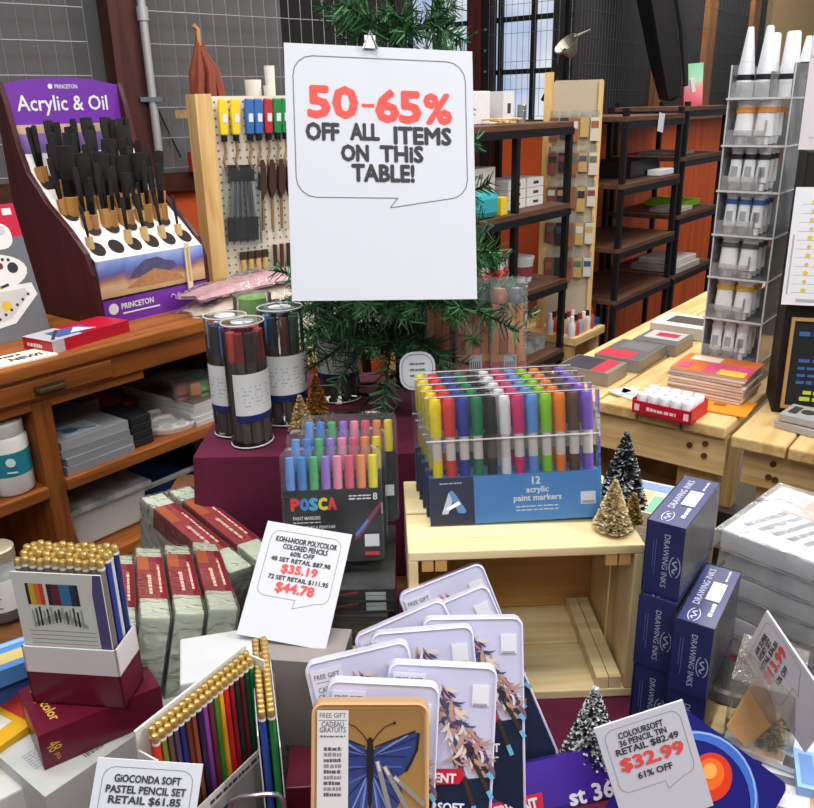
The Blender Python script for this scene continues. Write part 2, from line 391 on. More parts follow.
def carton(name, label, fr, x, y, z, d, mat, yaw=YA, group=None, prints=None, bev=.002, rot=None):
    mb = MB(); mb.box((0, 0, d[2] / 2), d)
    mats = [mat]
    if prints: mats += prints(mb, d)
    return S(mb, name, mats, label, name.split('_')[-1], (fr(x, y, z) if fr else Vector((x, y, z))) + Vector((0, 0, .0012)), rot or (0, 0, yaw), group, bev=0 if prints else bev)
def dark_patch(mb, d):
    f = mb.face((0, -d[1] / 2, 0), (1, 0, 0), (0, 0, 1)); f.rect(d[0] * -.12, d[2] * .3, d[0] * .2, d[2] * .62, 1); return [INK]
def side_text(s, w=.6, mats=None):
    def fn(mb, d):
        f = mb.face((0, -d[1] / 2, 0), (1, 0, 0), (0, 0, 1)); f.text(s, -d[0] * .15, d[2] * .5, d[0] * w, d[2] * .4, 1, bold=.03); return [mats or INK]
    return fn
g = 'white boxes on top of the stocked shelf'
for x, z, w, h, lb in ((.30, 1.39, .09, .05, 'lower white box of the left stack on top of the stocked shelf'), (.31, 1.441, .10, .05, 'upper white box with dark square on the stocked shelf'),
                       (.43, 1.39, .10, .105, 'plain white cube box on the stocked shelf between two marked boxes'), (.60, 1.39, .07, .105, 'white upright box with dark square beside the silver tin, stocked shelf top')):
    carton('white_box', lb, S1, x, .17, z, (w, .09, h), WHITE, group=g, prints=dark_patch if 'dark' in lb or 'lower' in lb else None)
for k in range(3):
    mb = MB(); mb.lathe([(.016, 0), (.016, .018), (.014, .02)], 14)
    S(mb, 'silver_tin', STEEL, '%s small silver tin of the stack of three on the stocked shelf' % ('lowest', 'middle', 'topmost')[k], 'tin', S1(.70, .13, 1.39 + .0205 * k), group='stack of silver tins')
for k in range(9):
    mb = MB(); mb.tube([(-.05, 0, .004), (0, .004, .005), (.05, 0, .004)], .0035, 6); S(mb, 'wooden_stick', P('#d3b382', .6), 'pale wooden stick, one of a loose pile on top of the stocked shelf', 'stick', S1(.44 + .022 * (k % 4), .05 + .012 * (k % 3), 1.39 + .006 * (k // 3)), (0, 0, 20 + 17 * k), group='pile of wooden sticks')
mb = MB().box((0, 0, .03), (.06, .06, .06)); S(mb, 'brown_box', P('#7a5a3c'), 'small brown box at the dark post end of the stocked shelf top', 'box', S1(.21, .12, 1.39), (0, 0, YA))
mb = MB().box((0, 0, .008), (.08, .05, .016)); S(mb, 'orange_box', P('#c46a24'), 'flat orange box lying on the small brown box', 'box', S1(.21, .12, 1.45), (0, 0, YA))
# second board
for k in range(3):
    carton('white_flat_box', '%s of three white boxes with dark lettering, stocked shelf second board' % ('lowest', 'middle', 'topmost')[k], S1, .355, .16, 1.097 + .052 * k, (.185, .16, .05), P('#dcd8d4', .7), group='white lettered boxes', prints=side_text('Color-aid', .45))
for k in range(3):
    for j in range(2):
        carton('paper_pack', '%s white paper pack in the %s stack beside the lettered boxes' % (('lowest', 'middle', 'topmost')[k], ('nearer', 'farther')[j]), S1, .58 + .13 * j, .13, 1.097 + .034 * k, (.12, .12, .032), P('#d9d8d4', .7), group='white paper packs', prints=dark_patch)
carton('teal_bag', 'teal blue bag slumped on the second board of the stocked shelf', S1, .29, .03, 1.097, (.13, .06, .085), P('#2f9aa5', .5), bev=.02)
carton('yellow_box', 'small yellow box beside the teal bag', S1, .40, .03, 1.097, (.04, .04, .06), P('#d3bd2e'))
# third board: red bottles and a white tub
for k in range(4):
    t = T('red_bottle', '%s red squeeze bottle with white cap in the row on the third board' % ORD[k], 'bottle', S1(.34 + .06 * k, .06 + .02 * (k % 2), .81), (0, 0, YA), 'red bottles on the third board')
    MB().lathe([(.02, 0), (.024, .004), (.024, .075), (.010, .088)], 14).obj('bottle_body', P('#b3202a', .35), t, smooth=True)
    MB().lathe([(.012, .088), (.012, .115), (.006, .118)], 12).obj('cap', WHITE, t, smooth=True)
t = T('white_tub', 'white plastic tub with dark red label at the end of the red bottles', 'tub', S1(.70, .12, .811))
MB().lathe([(.045, 0), (.052, .08), (.055, .085), (.055, .095), (0, .096)], 20).obj('tub', WHITE, t, smooth=True)
MB().lathe([(.0475, .02), (.0515, .06)], 20).obj('label_band', P('#8a3a44'), t, smooth=True)
mb = MB().bx(-.15, .15, -.11, .11, 0, .012).bx(-.15, -.14, -.11, .11, .012, .05).bx(.14, .15, -.11, .11, .012, .05).bx(-.15, .15, -.11, -.10, .012, .05)
S(mb, 'plastic_tray', CLEAR('#e6efee', .25), 'shallow clear tray on the lowest board of the stocked shelf', 'tray', S1(.655, .165, .527), (0, 0, YA))

# ------------------------------------------------------------------ pegboard stand between the two shelves
pg = FR((.575, 3.36))
t = T('pegboard_stand', 'tall pale pegboard stand with light wood frame between the black shelves', 'display stand', pg(0, 0, 0), (0, 0, -12))
MB().bx(0, .20, 0, .012, .58, 1.535).obj('peg_panel', P('#b7a993', .7), t)
for x, zt in ((-.02, 1.565), (.185, 1.53)): MB().bx(x, x + (.035 if x < 0 else .018), -.012, .03, .562, zt).obj('frame_post', PINEV, t)
PEGCOL = ['#7a4040', '#b89a5c', '#48506a', '#2a2c30', '#c8c2b8', '#5a6a5c', '#96583c', '#6a645e']
tw = t.matrix_basis.copy(); tw = Matrix.Translation(pg(0, 0, 0)) @ Matrix.Rotation(RAD(-12), 4, 'Z')
kk = 0
for r, z in enumerate((1.40, 1.27, 1.14, 1.0, .86)):
    for c in range(5):
        h = random.uniform(.07, .1)
        mb = MB(); mb.box((0, 0, -h / 2), (.032, .018, h)); mb.box((0, -.0095, -h * .3), (.028, .001, h * .3), 1); mb.box((0, .0, .012), (.03, .003, .03), 2)
        rows = ('top', 'second', 'third', 'fourth', 'lowest')
        S(mb, 'hanging_pack', [P(PEGCOL[(kk * 3 + r) % 8]), P(PEGCOL[(kk * 5 + 2) % 8]), CLEAR()], '%s pack from the wood post in the %s row of the far pegboard' % (ORD[c], rows[r]), 'packet',
          tw @ Vector((.022 + .039 * c, -.012, z)), (0, 0, -12), 'packs on the far pegboard'); kk += 1
# crowd of small bottles and blue packs low beside it
lo = FR((.70, 3.22))
t = T('wooden_bench', 'low pale wooden bench under the far pegboard holding small bottles', 'bench', lo(0, 0, 0), (0, 0, YA))
MB().bx(-.05, .22, -.02, .3, .53, .56).obj('bench_top', PINE, t)
for x in (-.04, .18): MB().bx(x, x + .03, 0, .28, 0, .53).obj('leg', PINEV, t)
for k in range(18):
    t = T('small_bottle', '%s small clear bottle with coloured top in the %s row of the low bench' % (ORD[k % 6], ('front', 'middle', 'back')[k // 6]), 'bottle', lo(-.03 + .034 * (k % 6), .01 + .05 * (k // 6), .56), group='small bottles on the low bench')
    MB().lathe([(.015, 0), (.016, .05), (.008, .062)], 10).obj('bottle_body', P(('#c8c4c0', '#a8443c', '#8c94a8', '#b89a7a')[k % 4], .3), t, smooth=True)
    MB().lathe([(.009, .062), (.008, .085)], 8).obj('cap', P(('#e8e4de', '#1c1c20', '#983228')[k % 3]), t, smooth=True)
for k in range(5):
    carton('blue_packet', '%s dark blue packet in the heap at the end of the low bench' % ORD[k], lo, .185, .03 + .055 * k, .56 + .001, (.07, .05, .03 + .006 * k), P(('#24406e', '#3a5488', '#1e2c4c')[k % 3]), YA, 'blue packets on the low bench')

# things on the empty shelves
R2c = lambda *a, **k: carton(a[0], a[1], R2, *a[2:], **k)
t = carton('price_tag', 'white paper tag hanging from the top board of the empty shelf', R2, .30, -.016, 1.33, (.06, .002, .075), PAPER, rot=(0, 8, YA))
carton('black_bin', 'long black bin on the second board of the empty shelf', R2, .40, .18, 1.14, (.3, .2, .07), BLACK)
carton('paper_stack', 'stack of white paper at the end of the second board, empty shelf', R2, .5, .045, 1.14 + .001, (.16, .06, .025), WHITE)
for k, (x, y, z, d, c, lb) in enumerate(((.40, .19, .945, (.2, .22, .03), '#8ec024', 'bright green folder lying on a board of the shelf behind the tube tower'), (.155, .10, .945, (.2, .14, .02), '#b8b2aa', 'pale grey pad beside the bright green folder'),
        (.18, .16, 1.21, (.22, .2, .015), '#8c8478', 'grey flat pack on the upper board behind the tube tower'), (.2, .12, .66, (.3, .24, .03), '#a8a49c', 'lower pale pack on the lowest board behind the tube tower'), (.22, .12, .691, (.26, .2, .025), '#cfcac2', 'upper pale pack on the lowest board behind the tube tower'))):
    carton('flat_pack', lb, R3, x, y, z, d, P(c, .7))
t = T('pink_green_tube_box', 'slim pink and green printed box standing beside the black hanging bag', 'box', R3(.30, .10, 1.43), (0, -4, YA - 50))
MB().bx(-.045, .045, -.02, .02, 0, .19).obj('box_body', RAMP('pink_green_print', [(0, '#c64a60'), (.45, '#d88a94'), (.6, '#9fc8ae'), (1, '#7fbfa0')], lo=0, hi=.19, noise=20, amount=.2), t)
# folded black canopy bag hanging in front of the black wall
t = T('black_folded_umbrella', 'large black folded umbrella bag leaning across the dark wire panel', 'umbrella', R2(.86, .16, 1.455), (0, -17, 20))
mb = MB(); n = 18; vs = []; prof = [(.012, 0), (.05, .02), (.065, .2), (.075, .5), (.085, .9)]
for r, z in prof: vs += [(r * (1 + .16 * math.cos(5 * a)) * math.cos(a), r * (1 + .16 * math.cos(5 * a)) * math.sin(a), z) for a in [6.2832 * i / n for i in range(n)]]
mb.add(vs, [(k * n + i, k * n + (i + 1) % n, (k + 1) * n + (i + 1) % n, (k + 1) * n + i) for k in range(len(prof) - 1) for i in range(n)])
mb.obj('cover', P('#19191b', .45), t, smooth=True)
MB().tube([(.055, -.045, .05), (.075, -.055, .3), (.07, -.055, .55), (.09, -.06, .85)], [.012, .02, .018, .022], 8).obj('fold', P('#232326', .4), t, smooth=True)
MB().box((.06, -.085, .05), (.02, .01, .06)).box((.10, -.09, .62), (.025, .01, .06)).obj('painted_highlight', P('#c9ccd0', .3), t)  # pale pieces stand in for white highlights on the black cover
# clamp lamp
lp = AT(566, 43, 3.05)
t = T('clamp_lamp', 'grey metal lamp shade on a black arm in front of the window', 'lamp', lp)
mb = MB(); mb.lathe([(.014, .055), (.02, .05), (.05, .0), (.048, 0), (.018, .046)], 18); mb.obj('lamp_shade', P('#8f9184', .35, .7), t, rot=(RAD(200), RAD(-40), 0), smooth=True)
MB().tube([(-.0, 0, -.02), (-.02, .02, -.09), (-.07, .06, -.2)], .009, 8).obj('arm', BLACK, t, smooth=True)
MB().tube([(.03, 0, .02), (.09, 0, .045)], [.006, .002], 6).obj('spike', P('#8f9184', .35, .7), t, smooth=True)

# ------------------------------------------------------------------ pegboard with hanging tools behind the brush rack
PB0 = Vector((-.5, 2.12, 0)); ya = 35; PBM = Matrix.Translation(PB0) @ Matrix.Rotation(RAD(ya), 4, 'Z')
def pegboard_mat():
    m, n, l, out = newmat('pegboard_holes')
    b = n.new('ShaderNodeBsdfPrincipled'); b.inputs['Roughness'].default_value = .6
    tc = n.new('ShaderNodeTexCoord'); mp = n.new('ShaderNodeVectorMath'); mp.operation = 'MULTIPLY'; mp.inputs[1].default_value = (52, 0, 52)
    l.new(tc.outputs['Object'], mp.inputs[0])
    fr = n.new('ShaderNodeVectorMath'); fr.operation = 'FRACTION'; l.new(mp.outputs[0], fr.inputs[0])
    ds = n.new('ShaderNodeVectorMath'); ds.operation = 'DISTANCE'; ds.inputs[1].default_value = (.5, 0, .5); l.new(fr.outputs[0], ds.inputs[0])
    lt = n.new('ShaderNodeMath'); lt.operation = 'LESS_THAN'; lt.inputs[1].default_value = .16; l.new(ds.outputs['Value'], lt.inputs[0])
    mx = n.new('ShaderNodeMixRGB'); mx.inputs[1].default_value = lin('#d6cebf'); mx.inputs[2].default_value = lin('#6f6658')
    l.new(lt.outputs[0], mx.inputs[0]); l.new(mx.outputs[0], b.inputs['Base Color']); l.new(b.outputs[0], out.inputs[0]); return m
t = T('pegboard', 'white pegboard with light wood edge hung with tools behind the brush rack', 'pegboard', PB0, (0, 0, ya))
MB().bx(.03, .56, 0, .008, .8, 1.485).obj('peg_panel', pegboard_mat(), t)
MB().bx(-.012, .03, -.03, .03, 0, 1.49).obj('frame_post', PINEV, t)
MB().bx(.56, .60, -.03, .03, 0, 1.49).obj('frame_post', PINEV, t)
MB().bx(.03, .56, .008, .03, .75, .79).obj('rail', PINE, t)
def onpeg(x, y, z): return PBM @ Vector((x, y, z))
# craft knives with bright handles
for k, (c, nm, x) in enumerate((('#e2c81c', 'first yellow', .065), ('#e2c81c', 'second yellow', .097), ('#2f64a8', 'first blue', .135), ('#2f64a8', 'second blue', .160), ('#a82832', 'red', .187), ('#1d7a3c', 'first green', .213), ('#1d7a3c', 'second green', .236))):
    t = T('palette_knife', '%s handled craft tool hanging on the white pegboard' % nm, 'tool', onpeg(x, -.014, 1.478), (0, 3, ya), 'bright handled tools on the pegboard')
    MB().prism([(-.011, 0), (.011, 0), (.013, -.03), (.010, -.085), (-.010, -.085), (-.013, -.03)], (0, -.006, 0), (1, 0, 0), (0, 0, 1), (0, .012, 0)).obj('handle', P(c, .35), t, bev=.003)
    MB().cyl((0, 0, -.085), (0, 0, -.1), .008, n=10).obj('collar', BLACK, t)
    MB().tube([(0, 0, -.1), (.003, 0, -.125), (-.004, 0, -.15), (.004, 0, -.17)], .004, 6).obj('blade', P('#a58c6c', .3, .6), t)
    MB().box((.002, -.0065, -.045), (.012, .0008, .02)).obj('sticker', WHITE, t)
# pack of silver bristle brushes
t = T('brush_set_pack', 'clear pack of dark bristled brushes with black header on the white pegboard', 'brush pack', onpeg(.10, -.012, 1.32), (0, 3, ya))
MB().bx(-.035, .035, -.004, .004, -.04, 0).obj('header_card', BLACK, t)
for k in range(5):
    x = -.028 + .014 * k
    MB().cyl((x * .8, 0, -.04), (x * 1.1, 0, -.13), .004, .006, 8).obj('ferrule', STEEL, t)
    MB().bx(x * 1.2 - .008, x * 1.2 + .008, -.004, .004, -.19, -.13).obj('bristles', P('#2b2a2c', .7), t)
MB().bx(-.05, .05, -.008, .008, -.2, -.005).obj('clear_sleeve', CLEAR(body=.02), t)
for k in range(4):
    t = T('sponge_brush', '%s dark brown foam brush hanging in the middle of the white pegboard' % ORD[k], 'brush', onpeg(.158 + .027 * k, -.012, 1.33), (0, 4, ya), 'foam brushes on the pegboard')
    MB().prism([(-.006, -.01), (.004, 0), (.010, -.02), (.011, -.08), (0, -.1), (-.008, -.07)], (0, -.008, 0), (1, 0, 0), (0, 0, 1), (0, .016, 0)).obj('foam', P('#3b2419', .8), t)
    MB().cyl((.002, 0, -.09), (.004, 0, -.18), .004, n=6).obj('handle', P('#8a6a48'), t)
for k in range(4):
    t = T('bamboo_brush', '%s pale bamboo handled brush in the lowest row of the white pegboard' % ORD[k], 'brush', onpeg(.085 + .021 * k, -.012, 1.10), (0, 2, ya), 'bamboo brushes on the pegboard')
    MB().bx(-.008, .008, -.005, .005, -.02, 0).obj('ferrule', P('#3a2a20'), t)
    MB().cyl((0, 0, -.02), (.003, 0, -.2), .007, n=8).obj('handle', P('#d0ad70', .5), t)
for k in range(5):
    t = T('dark_brush', '%s dark red handled brush beside the bamboo brushes on the white pegboard' % ORD[k], 'brush', onpeg(.178 + .02 * k, -.012, 1.11), (0, 2, ya), 'dark brushes on the pegboard')
    MB().cyl((0, 0, 0), (0, 0, -.13), .006, .004, 8).obj('handle', P('#5c2a22' if k % 2 else '#3a302c'), t)
    MB().cyl((0, 0, -.13), (0, 0, -.17), .006, n=8).obj('bristles', P('#2a2220'), t)
# on top / behind the pegboard: carved cone ornament, cups and rolls on a ledge
t = T('top_ledge', 'narrow wooden ledge along the top of the white pegboard', 'ledge', onpeg(.28, .09, 1.455), (0, 0, ya))
MB().bx(-.27, .28, -.058, .08, -.02, 0).obj('board', PINE, t)
t = T('straw_ornament', 'tall red brown straw cone ornament behind the white pegboard', 'ornament', onpeg(.085, .11, 1.455), (0, -6, ya))
mb = MB()
for k in range(7): a = k * .9; mb.tube([(.04 * math.cos(a), .03 * math.sin(a), 0), (.03 * math.cos(a + .5), .022 * math.sin(a + .5), .09), (.0, 0, .19 - .006 * k)], [.014, .012, .003], 6)
mb.obj('straw_bundle', P('#7c3c2a', .8, var=.3, scale=60), t, smooth=True)
MB().tube([(0, 0, .15), (.004, 0, .19), (-.006, 0, .2)], .006, 6).obj('knot', P('#b08456', .8), t)
for nm, lb, x, y, r, h in (('paper_cup', 'white paper cup on the ledge above the tools', .19, .07, .022, .07), ('white_roll', 'tall white paper roll on the ledge above the tools', .245, .08, .014, .105), ('white_jar', 'small white jar between the cup and the tall roll', .215, .03, .014, .055), ('short_roll', 'short cream roll on the ledge near the big sale sign', .30, .03, .012, .045)):
    mb = MB(); mb.lathe([(r * .85, 0), (r, h), (r * .9, h), (r * .8, h - .01), (0, h - .012)], 16); S(mb, nm, P('#dedad2', .6), lb, nm.split('_')[1], onpeg(x, y, 1.455), smooth=True)
# ------------------------------------------------------------------ left desk with shelves
D = FR((-.658, 1.263))
t = T('wooden_desk', 'old brown wooden desk with a drawer edge and open shelves at the left', 'desk', D(0, 0, 0), (0, 0, YA))
MB().bx(-.75, .62, 0, .46, 1.035, 1.06).obj('desk_top', OAK, t, bev=.004)
MB().bx(-.74, .61, .006, .02, .992, 1.035).obj('apron', WOOD('#86491c', '#5e3210', 0, 9), t, bev=.003)
MB().bx(-.05, .27, .014, .44, .975, .992).obj('apron_rail', OAK, t)
d_ = MB().bx(-.70, .20, .002, .008, .998, 1.030).obj('drawer', WOOD('#8a4c1e', '#623612', 0, 9), t, bev=.002)
mb = MB(); mb.tube([(.055, .0, 1.012), (.055, -.008, 1.012), (.10, -.008, 1.012), (.10, 0, 1.012)], .004); mb.bx(.05, .105, -.001, .002, 1.005, 1.02)
mb.obj('handle', P('#5a4a34', .4, .7), d_)
for x in (-.74, .046, .56): MB().bx(x, x + .034, .012, .44, 0, 1.035).obj('upright', OAKV, t)
for x0, x1, z in ((-.71, .046, .834), (.08, .56, .836), (-.71, .046, .60), (.08, .56, .66)):
    MB().bx(x0, x1, .004, .44, z - .022, z).obj('shelf', OAK, t, bev=.002)
MB().bx(-.74, .60, .44, .452, .1, 1.035).obj('back_panel', P('#a8380f', .65, var=.15, scale=8), t)
DC = lambda nm, lb, x, y, z, d, m, **k: carton(nm, lb, D, x, y, z, d, m, **k)
# palette box leaning against the rack
t = T('palette_box', 'red and grey box printed with white paint palettes leaning by the brush rack', 'box', D(.055, .17, 1.06), (-14, 0, YA))
mb = MB(); mb.bx(-.13, .13, 0, .03, 0, .245)
f = mb.face((0, 0, 0), (1, 0, 0), (0, 0, 1))
f.rect(-.13, .185, .13, .245, 1); f.rect(.105, .225, .122, .237, 2, 2)
f.poly(rrect(-.02, .165, .11, .212, .02), 2, 2); f.poly(rrect(0, .19, .10, .207, .008), 3, 3)
f.disc(.045, .125, .075, 2, 2, 24, .035)
for u, v, r, c in ((.048, .125, .009, 4), (.072, .136, .006, 5), (.094, .130, .010, 6), (.03, .118, .007, 3), (.06, .146, .003, 6), (.07, .147, .003, 6), (.08, .147, .003, 6), (.09, .145, .003, 6)): f.disc(u, v, r, c, 3)
f.poly([(-.03, .02), (.07, .03), (.125, .075), (.12, .098), (.02, .10), (-.03, .085)], 2, 4)
f.poly([(-.02, .03), (.065, .04), (.108, .078), (.105, .09), (.02, .09), (-.02, .075)], 3, 5)
f.disc(.030, .050, .008, 7, 6); f.disc(.062, .064, .009, 4, 6); f.line([(.02, .088), (.062, .098)], .004, 4, 6); f.line([(.062, .098), (.076, .101)], .005, 6, 6)
for q in range(9): f.disc(.005 + .0128 * q, .027 + .0045 * q + .0006 * q * q * .4, .0028, 6, 6)
mb.obj('box_body', [P('#6c6f76', .45), P('#c3163e', .45), P('#e4e3e2', .5), P('#c9c6c2', .5), P('#d8b830'), P('#7a2a24'), P('#2c3038'), P('#c04a48'), P('#a88a58')], t)
# dark framed green sign at the far left
t = T('framed_green_sign', 'dark framed green sign standing at the left end of the desk', 'sign', D(-.075, .13, 1.06), (-10, 0, YA))
MB().bx(-.1, .1, 0, .015, 0, .012).bx(-.1, .1, 0, .015, .15, .162).bx(-.1, -.088, 0, .015, 0, .162).bx(.088, .1, 0, .015, 0, .162).obj('frame', P('#20120f', .5), t)
mb = MB().bx(-.09, .09, .004, .012, .01, .155); f = mb.face((0, .004, 0), (1, 0, 0), (0, 0, 1)); f.rect(.03, .02, .07, .05, 1); f.line([(.03, .08), (.08, .11)], .006, 1)
mb.obj('picture', [P('#6aa84a'), P('#b8d87a')], t)
# flat paper sign
t = T('paper_strip_sign', 'cream hand lettered strip sign lying on the front edge of the desk', 'sign', D(.01, .05, 1.06), (0, 0, YA - 4))
mb = MB().bx(-.16, .10, -.032, .032, 0, .003); f = mb.face((0, 0, .003), (1, 0, 0), (0, 1, 0))
scrib(f, -.025, .017, .08, .012, 1, 6); f.text('NEW!', .055, -.008, .055, .02, 1, bold=.04); f.line([(-.15, .0), (-.02, .0)], .006, 2); f.line([(-.15, -.02), (0, -.022)], .005, 3); f.line([(-.15, .02), (-.03, .02)], .006, 4)
mb.obj('card', [P('#efe9d6', .7), P('#3a3230'), P('#8fb070'), P('#7a7a78'), P('#c8a06a')], t)
# red boxed set lying on the desk
t = T('red_boxed_set', 'red and grey boxed set with blue photo lying in front of the brush rack', 'box', D(.185, .075, 1.06), (0, 0, YA - 82))
mb = MB().bx(-.04, .04, -.085, .085, 0, .022)
f = mb.face((0, 0, .022), (1, 0, 0), (0, 1, 0)); f.rect(-.04, -.085, .0398, -.02, 1); f.poly([(-.02, -.055), (.025, -.06), (.03, .01), (-.015, .02)], 2, 2); f.line([(.03, -.075), (-.02, -.03)], .006, 3, 3); f.poly([(-.01, .0), (.02, -.03), (.03, .02)], 4, 4)
f = mb.face((.04, 0, 0), (0, 1, 0), (0, 0, 1)); f.rect(-.085, 0, -.06, .022, 1)
f = mb.face((0, -.085, 0), (1, 0, 0), (0, 0, 1)); scrib(f, -.028, .011, .04, .008, 5, 4)
mb.obj('box_body', [P('#b4122c', .4), P('#b4b2b8', .4), P('#4a5c9c', .4), P('#3a3848'), P('#c9cbd8'), WHITE], t)

# ------------------------------------------------------------------ brush rack
RK = D(.26, .12, 1.06)
t = T('brush_display_rack', 'maroon and purple counter rack lettered Acrylic & Oil holding black brushes', 'display rack', RK, (0, 0, YA))
side = [(0, 0), (.26, 0), (.26, .44), (.235, .452), (.222, .41), (.205, .335), (.185, .285), (.13, .228), (.06, .178), (.02, .14), (.004, .10)]
MAR = WOOD('#421a1e', '#301014', 2, 4, .4)
for x in (0, .262): MB().prism(side, (x, 0, 0), (0, 1, 0), (0, 0, 1), (.012, 0, 0)).obj('side_panel', MAR, t, bev=.002)
MB().bx(.012, .262, .245, .255, 0, .44).obj('back_panel', MAR, t)
PUR = P('#6a2c9c', .4, var=.1, scale=15)
mb = MB(); 
hd = [(0, .33), (.25, .33), (.25, .448), (.19, .458), (.125, .461), (.06, .458), (0, .448)]
mb.prism(hd, (.012, .236, 0), (1, 0, 0), (0, 0, 1), (0, .006, 0))
mb.bx(.012, .262, .226, .235, .20, .372, 2)
f = mb.face((.137, .236, 0), (1, 0, 0), (0, 0, 1))
f.text('Acrylic & Oil', -.005, .408, .20, .038, 1, 3, bold=.0, heavy=.015); f.text('PRINCETON', .005, .444, .05, .008, 1, 3); f.disc(-.030, .444, .005, 1, 3)
f = mb.face((.137, .226, 0), (1, 0, 0), (0, 0, 1)); f.rect(-.125, .30, .125, .316, 4); f.rect(-.125, .355, .125, .372, 4)
mb.obj('header_board', [PUR, WHITE, P('#8a6cb8', .5), P('#b49ad0', .5), P('#c8a888', .5)], t)
# sloping white holder with holes
prof = [(.004, .122), (.03, .142), (.065, .172), (.13, .218), (.17, .256), (.195, .296), (.204, .318)]
mb = MB()
for k in range(len(prof) - 1):
    (y0, z0), (y1, z1) = prof[k], prof[k + 1]
    mb.add([(.012, y0, z0), (.262, y0, z0), (.262, y1, z1), (.012, y1, z1)], [(0, 1, 2, 3)], 0)
def on_prof(s):
    tot = [0]
    for k in range(len(prof) - 1): tot.append(tot[-1] + math.hypot(prof[k+1][0] - prof[k][0], prof[k+1][1] - prof[k][1]))
    d = s * tot[-1]
    for k in range(len(prof) - 1):
        if d <= tot[k+1] + 1e-9:
            q = (d - tot[k]) / (tot[k+1] - tot[k]); a, b = prof[k], prof[k+1]
            return a[0] + (b[0] - a[0]) * q, a[1] + (b[1] - a[1]) * q, (b[0] - a[0], b[1] - a[1])
holes = []
for r, s in enumerate((.12, .30, .47, .63, .78)):
    n = 6 if r % 2 == 0 else 5
    y, z, dv = on_prof(s)
    for c in range(n):
        x = .035 + (.205 / 5) * c + (0 if n == 6 else .0205)
        f = mb.face((x, y, z), (1, 0, 0), (0, dv[0], dv[1]))
        f.disc(0, 0, .0152, 1, 8, 16, .0185); holes.append((r, c, n, x, y, z))
mb.obj('brush_holder', [P('#e6e2de', .5), P('#241c1a', .9)], t)
pic = RAMP('mountain_print', [(0, '#b8946c'), (.25, '#c8a884'), (.42, '#9a6a58'), (.55, '#5a5c9a'), (.75, '#6c84c8'), (1, '#9cb0dc')], vec=(14, 1, 8), lo=.055, hi=.125, noise=1.5, amount=.55)
mb = MB(); mb.bx(.012, .262, .002, .008, .052, .125); mb.bx(.012, .262, .0, .008, 0, .052, 1)
f = mb.face((.137, 0, 0), (1, 0, 0), (0, 0, 1)); f.text('PRINCETON', -.05, .032, .075, .012, 2, 3, bold=.03); f.disc(-.105, .03, .011, 2, 3); f.line([(-.085, .018), (0, .018)], .003, 2, 3); f.line([(.03 + .004*q, .029 + .006*((q*7)%4)/3) for q in range(14)], .0016, 2, 3); scrib(f, .105, .03, .013, .006, 2, 2, 3)
f.rect(-.125, .049, .125, .053, 3, 2)
f = mb.face((.137, .002, 0), (1, 0, 0), (0, 0, 1)); f.poly([(-.06, .082), (-.045, .100), (-.02, .114), (.01, .116), (.03, .107), (.05, .102), (.055, .09), (.02, .08)], 4, 2); f.poly([(-.07, .064), (-.03, .084), (0, .094), (.03, .086), (.06, .074), (.07, .062)], 5, 3)
mb.obj('front_panel', [pic, PUR, WHITE, BLACK, P('#4c4a70', .6, var=.4, scale=90), P('#a87850', .6, var=.35, scale=120)], t)
# brushes: one of each size, then copies
def make_brush(name, hl, w, bl, wood):
    b = T(name, 'brush', 'brush', (0, 0, 0))
    MB().cyl((0, 0, -.05), (0, 0, hl), .0045 + w * .12, .005 + w * .25, 8).obj('handle', P(wood, .45), b, smooth=True)
    MB().lathe([(w * .32, hl), (w * .42, hl + bl * .35)], 10, sy=.5).obj('ferrule', P('#151516', .35, .4), b, smooth=True)
    MB().lathe([(w * .42, hl + bl * .35), (w * .52, hl + bl * .8), (w * .46, hl + bl), (0, hl + bl * 1.02)], 10, sy=.4).obj('bristles', P('#0d0c0c', .75, var=.3, scale=200), b, smooth=True)
    return b
wide = make_brush('wide_brush', .038, .026, .078, '#b98648'); thin = make_brush('thin_brush', .040, .013, .070, '#a87a44'); tiny = make_brush('slim_brush', .036, .009, .055, '#c0a070')
rownames = ('lowest', 'second', 'third', 'fourth', 'top')
RM = Matrix.Translation(RK) @ Matrix.Rotation(RAD(YA), 4, 'Z'); used = {}
def put_brush(proto, x, y, z, lean, sp, lab, sc=1):
    o = dup(proto, RM @ Vector((x, y, z)), (lean[0], lean[1], YA + sp), lab, group='brushes in the counter rack'); o.scale = (sc, sc, sc)
    return o
for r, c, n, x, y, z in holes:
    k = (1, 3, 3, 3, 2)[r]
    for j in range(k):
        pr = ((tiny, thin, thin, wide, wide)[r], (thin, tiny, thin, thin, thin)[r], (tiny, thin, wide, thin, thin)[r])[j]
        if r == 0 and c in (1,): continue
        if r == 4 and c == 0: pr = thin
        put_brush(pr, x - .008 + .008 * j, y + .004 + .003 * (j == 1), z - .012, (-5 + 4 * j + random.uniform(-3, 3), random.uniform(-3, 3)), random.uniform(-25, 25),
                  '%s brush in the %s, %s hole from the maroon side panel' % (('black bristled', 'second slimmer', 'third inner')[j], rownames[r] + ' rack row', ORD[c]), random.uniform(1.0, 1.25))
for o in (wide, thin, tiny):
    for ch in kids(o): bpy.data.objects.remove(ch)
    bpy.data.objects.remove(o)
# two wire shelf-talker strips
mb = MB().box((0, 0, .05), (.012, .003, .10)); f = mb.face((0, -.0015, 0), (1, 0, 0), (0, 0, 1)); f.rect(-.003, .02, .003, .09, 1)
S(mb, 'hang_strip', [P('#d9c8a6', .6), P('#b89a6a')], 'narrow cream strip hanging in front of the mountain picture on the rack', 'strip', RM @ Vector((.215, -.006, .035)), (0, 0, YA))
